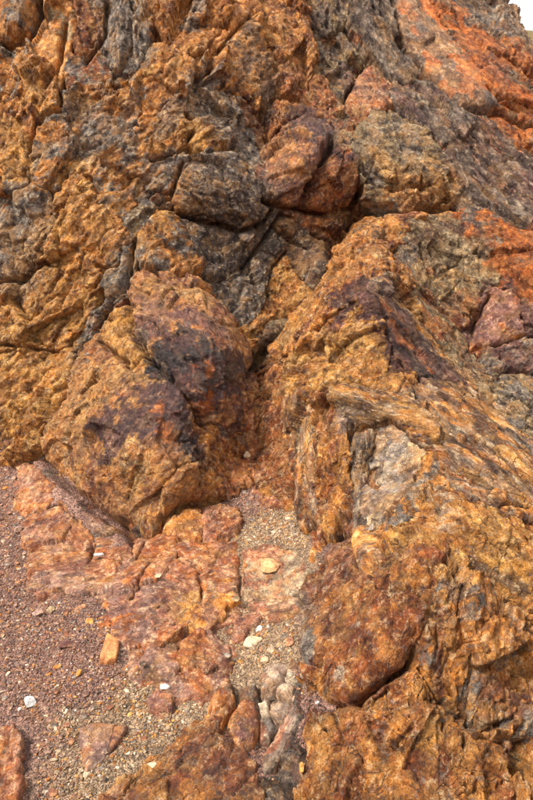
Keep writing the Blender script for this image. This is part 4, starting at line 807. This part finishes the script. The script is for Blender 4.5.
# the tan angular stone: a flat-topped broken piece, outline as seen
def plate(name, poly, th, mineral, label, seed):
    q = np.array(poly, float); s, t = hit(q[:, 0], q[:, 1]); P, N_ = scree_pt(s, t); c = P.mean(0); n = N_.mean(0); n /= np.linalg.norm(n)
    bm = bmesh.new(); rr = np.random.RandomState(seed)
    lo = [bm.verts.new(p-c-n*0.01) for p in P]; hi = [bm.verts.new((p-c)*0.93+n*th*rr.uniform(.85, 1.15)) for p in P]
    bm.faces.new(hi); bm.faces.new(lo[::-1])
    for i in range(len(lo)): j = (i+1) % len(lo); bm.faces.new((lo[i], lo[j], hi[j], hi[i]))
    bmesh.ops.recalc_face_normals(bm, faces=bm.faces)
    bmesh.ops.bevel(bm, geom=list(bm.edges), offset=0.0035, segments=1, affect='EDGES')
    bmesh.ops.triangulate(bm, faces=bm.faces); bmesh.ops.subdivide_edges(bm, edges=[e for e in bm.edges if e.calc_length() > .012], cuts=3, use_grid_fill=True)
    bmesh.ops.triangulate(bm, faces=bm.faces)
    V = np.array([v.co[:] for v in bm.verts]); F = np.array([[v.index for v in f.verts] for f in bm.faces]); bm.free()
    V = V+np.stack([fbm(V, 30, 3, seed=seed+k) for k in range(3)], -1)*0.004
    v = np.clip(.5+.3*fbm(V, 14, 4, seed=seed), 0, 1)
    o = link(name, mesh_from(name, V, F, ramp(mineral, v)*ALB, M_STONE, smooth=False, tri=True), loc=c)
    placed.append((c, 0.05)); return tag(o, label, 'stone')
plate('stone', [(99, 664), (103, 650), (107, 635), (118, 642), (119, 650), (116, 662), (108, 664)], 0.030, 'orangestone', 'large light orange angular stone lying on the scree by the bedrock slabs', 3)

def scatter(n, tmin, gul=None, lo=-5.0):
    s = rng.uniform(-3.2, 1.2, n); t = rng.uniform(tmin, 3.4, n)
    m = sdist(SCREE, s, t) > -0.02
    return s[m], t[m]
# 280 of the bigger loose stones, each its own object
TEMPL = [angular(IV2, np.random.RandomState(300+k), 11, .45, .85) for k in range(10)]
cand_s, cand_t = scatter(9000, 0.2); CP, CN = scree_pt(cand_s, cand_t)
def to_px(P):
    v = P-CAM; x = v[:, 0]; y = v[:, 1]*cp+v[:, 2]*sp_; z = -v[:, 1]*sp_+v[:, 2]*cp
    return 266.5+FPX*x/y, 400-FPX*z/y
px, py = to_px(CP); m = (px > 2) & (px < 300) & (py > 460) & (py < 798) & (covered(CP) < 0.0); CP, CN, px, py = CP[m], CN[m], px[m], py[m]
occ = [(p, r) for p, r in placed]; cnt = 0
SHADE = {'scree': 'reddish-grey', 'pink': 'rusty', 'plum': 'dull purple', 'gravel': 'tan', 'grey': 'grey', 'creamstone': 'cream', 'gold': 'yellowish', 'ochre': 'orange', 'rust': 'rust-brown', 'whitestone': 'whitish'}
gw = gully_w(CP); LAB = {}
LM = [('bright white stone on the scree', 30, 704), ('tan angular stone', 109, 650), ('corner slab', 10, 765), ('half-buried pinkish slabs', 98, 742), ('round grey pebble', 102, 772),
      ('brick-red slab', 160, 703), ('bottom slab', 170, 770), ('ringed slab', 160, 658), ('triangular rusty slab', 205, 660), ('cream oval stone', 251, 642), ('light orange gully stone', 269, 568),
      ('cracked reddish bedrock slabs', 40, 540), ('dark red flat stone', 68, 645), ('pale greenish stone', 51, 608), ('top edge of the scree', 8, 475), ('left picture edge by the scree', 4, 640), ('head of the gully', 262, 505), ('cracked white rock', 280, 685)]
for i in range(len(CP)):
    if cnt >= 285: break
    dist = np.linalg.norm(CP[i]-CAM); sz = rng.uniform(2.3, 4.2)*dist/FPX
    if rng.rand() < .12: sz *= 1.35
    if any(np.linalg.norm(CP[i]-p) < sz*1.1+r for p, r in occ): continue
    occ.append((CP[i], sz)); g = gw[i] > .5
    mi = rng.choice(['gravel', 'grey', 'creamstone', 'gold', 'pink', 'whitestone'], p=[.34, .2, .16, .12, .14, .04]) if g else rng.choice(['scree', 'pink', 'plum', 'ochre', 'grey', 'creamstone'], p=[.44, .24, .16, .05, .07, .04])
    k = cnt % 10; V = TEMPL[k]*np.array((1, rng.uniform(.6, .9), rng.uniform(.35, .6)))*sz; B = basis(CN[i]+rng.normal(size=3)*.12, rng); B[2] /= np.linalg.norm(B[2])
    V = V@B; v = np.clip(rng.uniform(.3, .75)+.25*fbm(V, .7/sz, 2, seed=k), 0, 1)
    o = link('stone', mesh_from('stone', V, IF2, ramp(mi, v)*ALB, M_STONE, smooth=False, tri=True), loc=CP[i]+CN[i]*sz*.15)
    dd = [(math.hypot(px[i]-a, (py[i]-b)*1.2), q) for q, (nm_, a, b) in enumerate(LM)]; q = min(dd)[1]; nm_, la, lb = LM[q]; dx, dy = px[i]-la, py[i]-lb
    side = ('right of' if dx > 0 else 'left of') if abs(dx) > abs(dy) else ('below' if dy > 0 else 'above')
    big = 'small' if sz < 2.9*dist/FPX else ('medium' if sz < 3.6*dist/FPX else 'larger'); lab = '%s %s angular stone %s the %s' % (big, SHADE[mi], side, nm_)
    tag(o, lab, 'stone'); LAB.setdefault(lab, []).append(o); cnt += 1
for lab, os_ in LAB.items():
    if len(os_) > 1:
        for o in os_: o['group'] = lab.replace('stone', 'stones')
print('individual stones', cnt)
# gravel: tens of thousands of chips joined into one body
def gravel(n, smin, smax, name, label, t0, cap, debris=False, sub=IV1, F=IF1):
    T = [angular(sub, np.random.RandomState(500+k), 6, .45, .85) for k in range(24)]
    s = rng.uniform(-2.0, .6, n); t = rng.uniform(t0, 3.2, n); e = sdist(SCREE, s, t)+rng.uniform(-.05, .03, n)
    if debris: m = (e < 0.02) & (s > -2.6) & (s < .75) & (t > 0.9) & (t < 3.3)
    else: m = e > -0.03
    s, t = s[m], t[m]; P, N_ = scree_pt(s, t); qx, qy = to_px(P)
    c = covered(P)
    m = (qx > -25) & (qx < 545) & (qy > 430) & (qy < 818)
    if debris:
        keepp = rng.rand(len(P)) < .5*sstep(.1, .5, fbm(P, 3, 3, seed=55)+.3); m &= keepp & (c > -.02) & (c < .07) & (qx < 306) & (qy > 500)
        fl = [np.abs(covered(P+np.array(v))-c) for v in ((.03, 0, 0), (-.03, 0, 0), (0, .03, .01), (0, -.03, -.01))]; m &= np.max(fl, 0) < .012; c = c-.008
    else: m &= c < 0.012+.02*(rng.rand(len(P)) < .35)
    P, N_, c = P[m][:cap], N_[m][:cap], c[m][:cap]; n = len(P)
    if debris: P = P+N_*(np.clip(c, 0, .1)[:, None])
    sz = smin*(smax/smin)**(rng.rand(n)**1.9)
    ti = rng.randint(0, 24, n); V = np.stack(T)[ti]*np.stack([np.ones(n), rng.uniform(.55, .95, n), rng.uniform(.4, .75, n)], -1)[:, None, :]*sz[:, None, None]
    nn = N_+rng.normal(size=(n, 3))*.35; nn /= np.linalg.norm(nn, axis=1)[:, None]
    a = rng.normal(size=(n, 3)); u = a-nn*(a*nn).sum(1)[:, None]; u /= np.linalg.norm(u, axis=1)[:, None]; v = np.cross(nn, u)
    W = V[..., 0:1]*u[:, None]+V[..., 1:2]*v[:, None]+V[..., 2:3]*nn[:, None]+(P+N_*(sz*.2)[:, None])[:, None]
    g = gully_w(P)+rng.normal(size=n)*.18; tone = np.clip(rng.normal(.5, .19, n), 0, 1); col = ramp('scree', tone); cg = ramp('gravel', tone); w = (g > .5)[:, None]
    col = np.where(w, cg, col); r = rng.rand(n)
    for lo_, hi_, mi, gg in ((0, .05, 'grey', None), (.05, .075, 'creamstone', None), (.08, .12, 'creamstone', True), (.14, .26, 'pink', None), (.24, .31, 'plum', False), (.24, .32, 'gold', True), (.32, .35, 'dgrey', None), (.35, .356, 'whitestone', None), (.365, .40, 'ochre', None)):
        mm = (r >= lo_) & (r < hi_)
        if gg is not None: mm &= (w[:, 0] == gg)
        col = np.where(mm[:, None], ramp(mi, tone), col)
    nv = len(sub); FF = (F[None]+(np.arange(n)*nv)[:, None, None]).reshape(-1, 3)
    print(name, n, len(FF)); tag(link(name, mesh_from(name, W.reshape(-1, 3), FF, np.repeat(col*ALB, nv, 0), M_STONE, smooth=False, tri=True)), label, None, None, 'stuff')
gravel(260000, .0032, .0098, 'gravel', 'loose reddish and tan gravel covering the scree slope and the gully', .55, 72000)
gravel(60000, .003, .009, 'rock_debris', 'fine chips lying in the cracks and ledges of the lower bedrock', 1.0, 5000, debris=True)
bpy.context.view_layer.update()
print('tris', sum(len(o.data.polygons)*(2 if len(o.data.polygons) and o.data.polygons[0].loop_total == 4 else 1) for o in C.objects if o.type == 'MESH'))
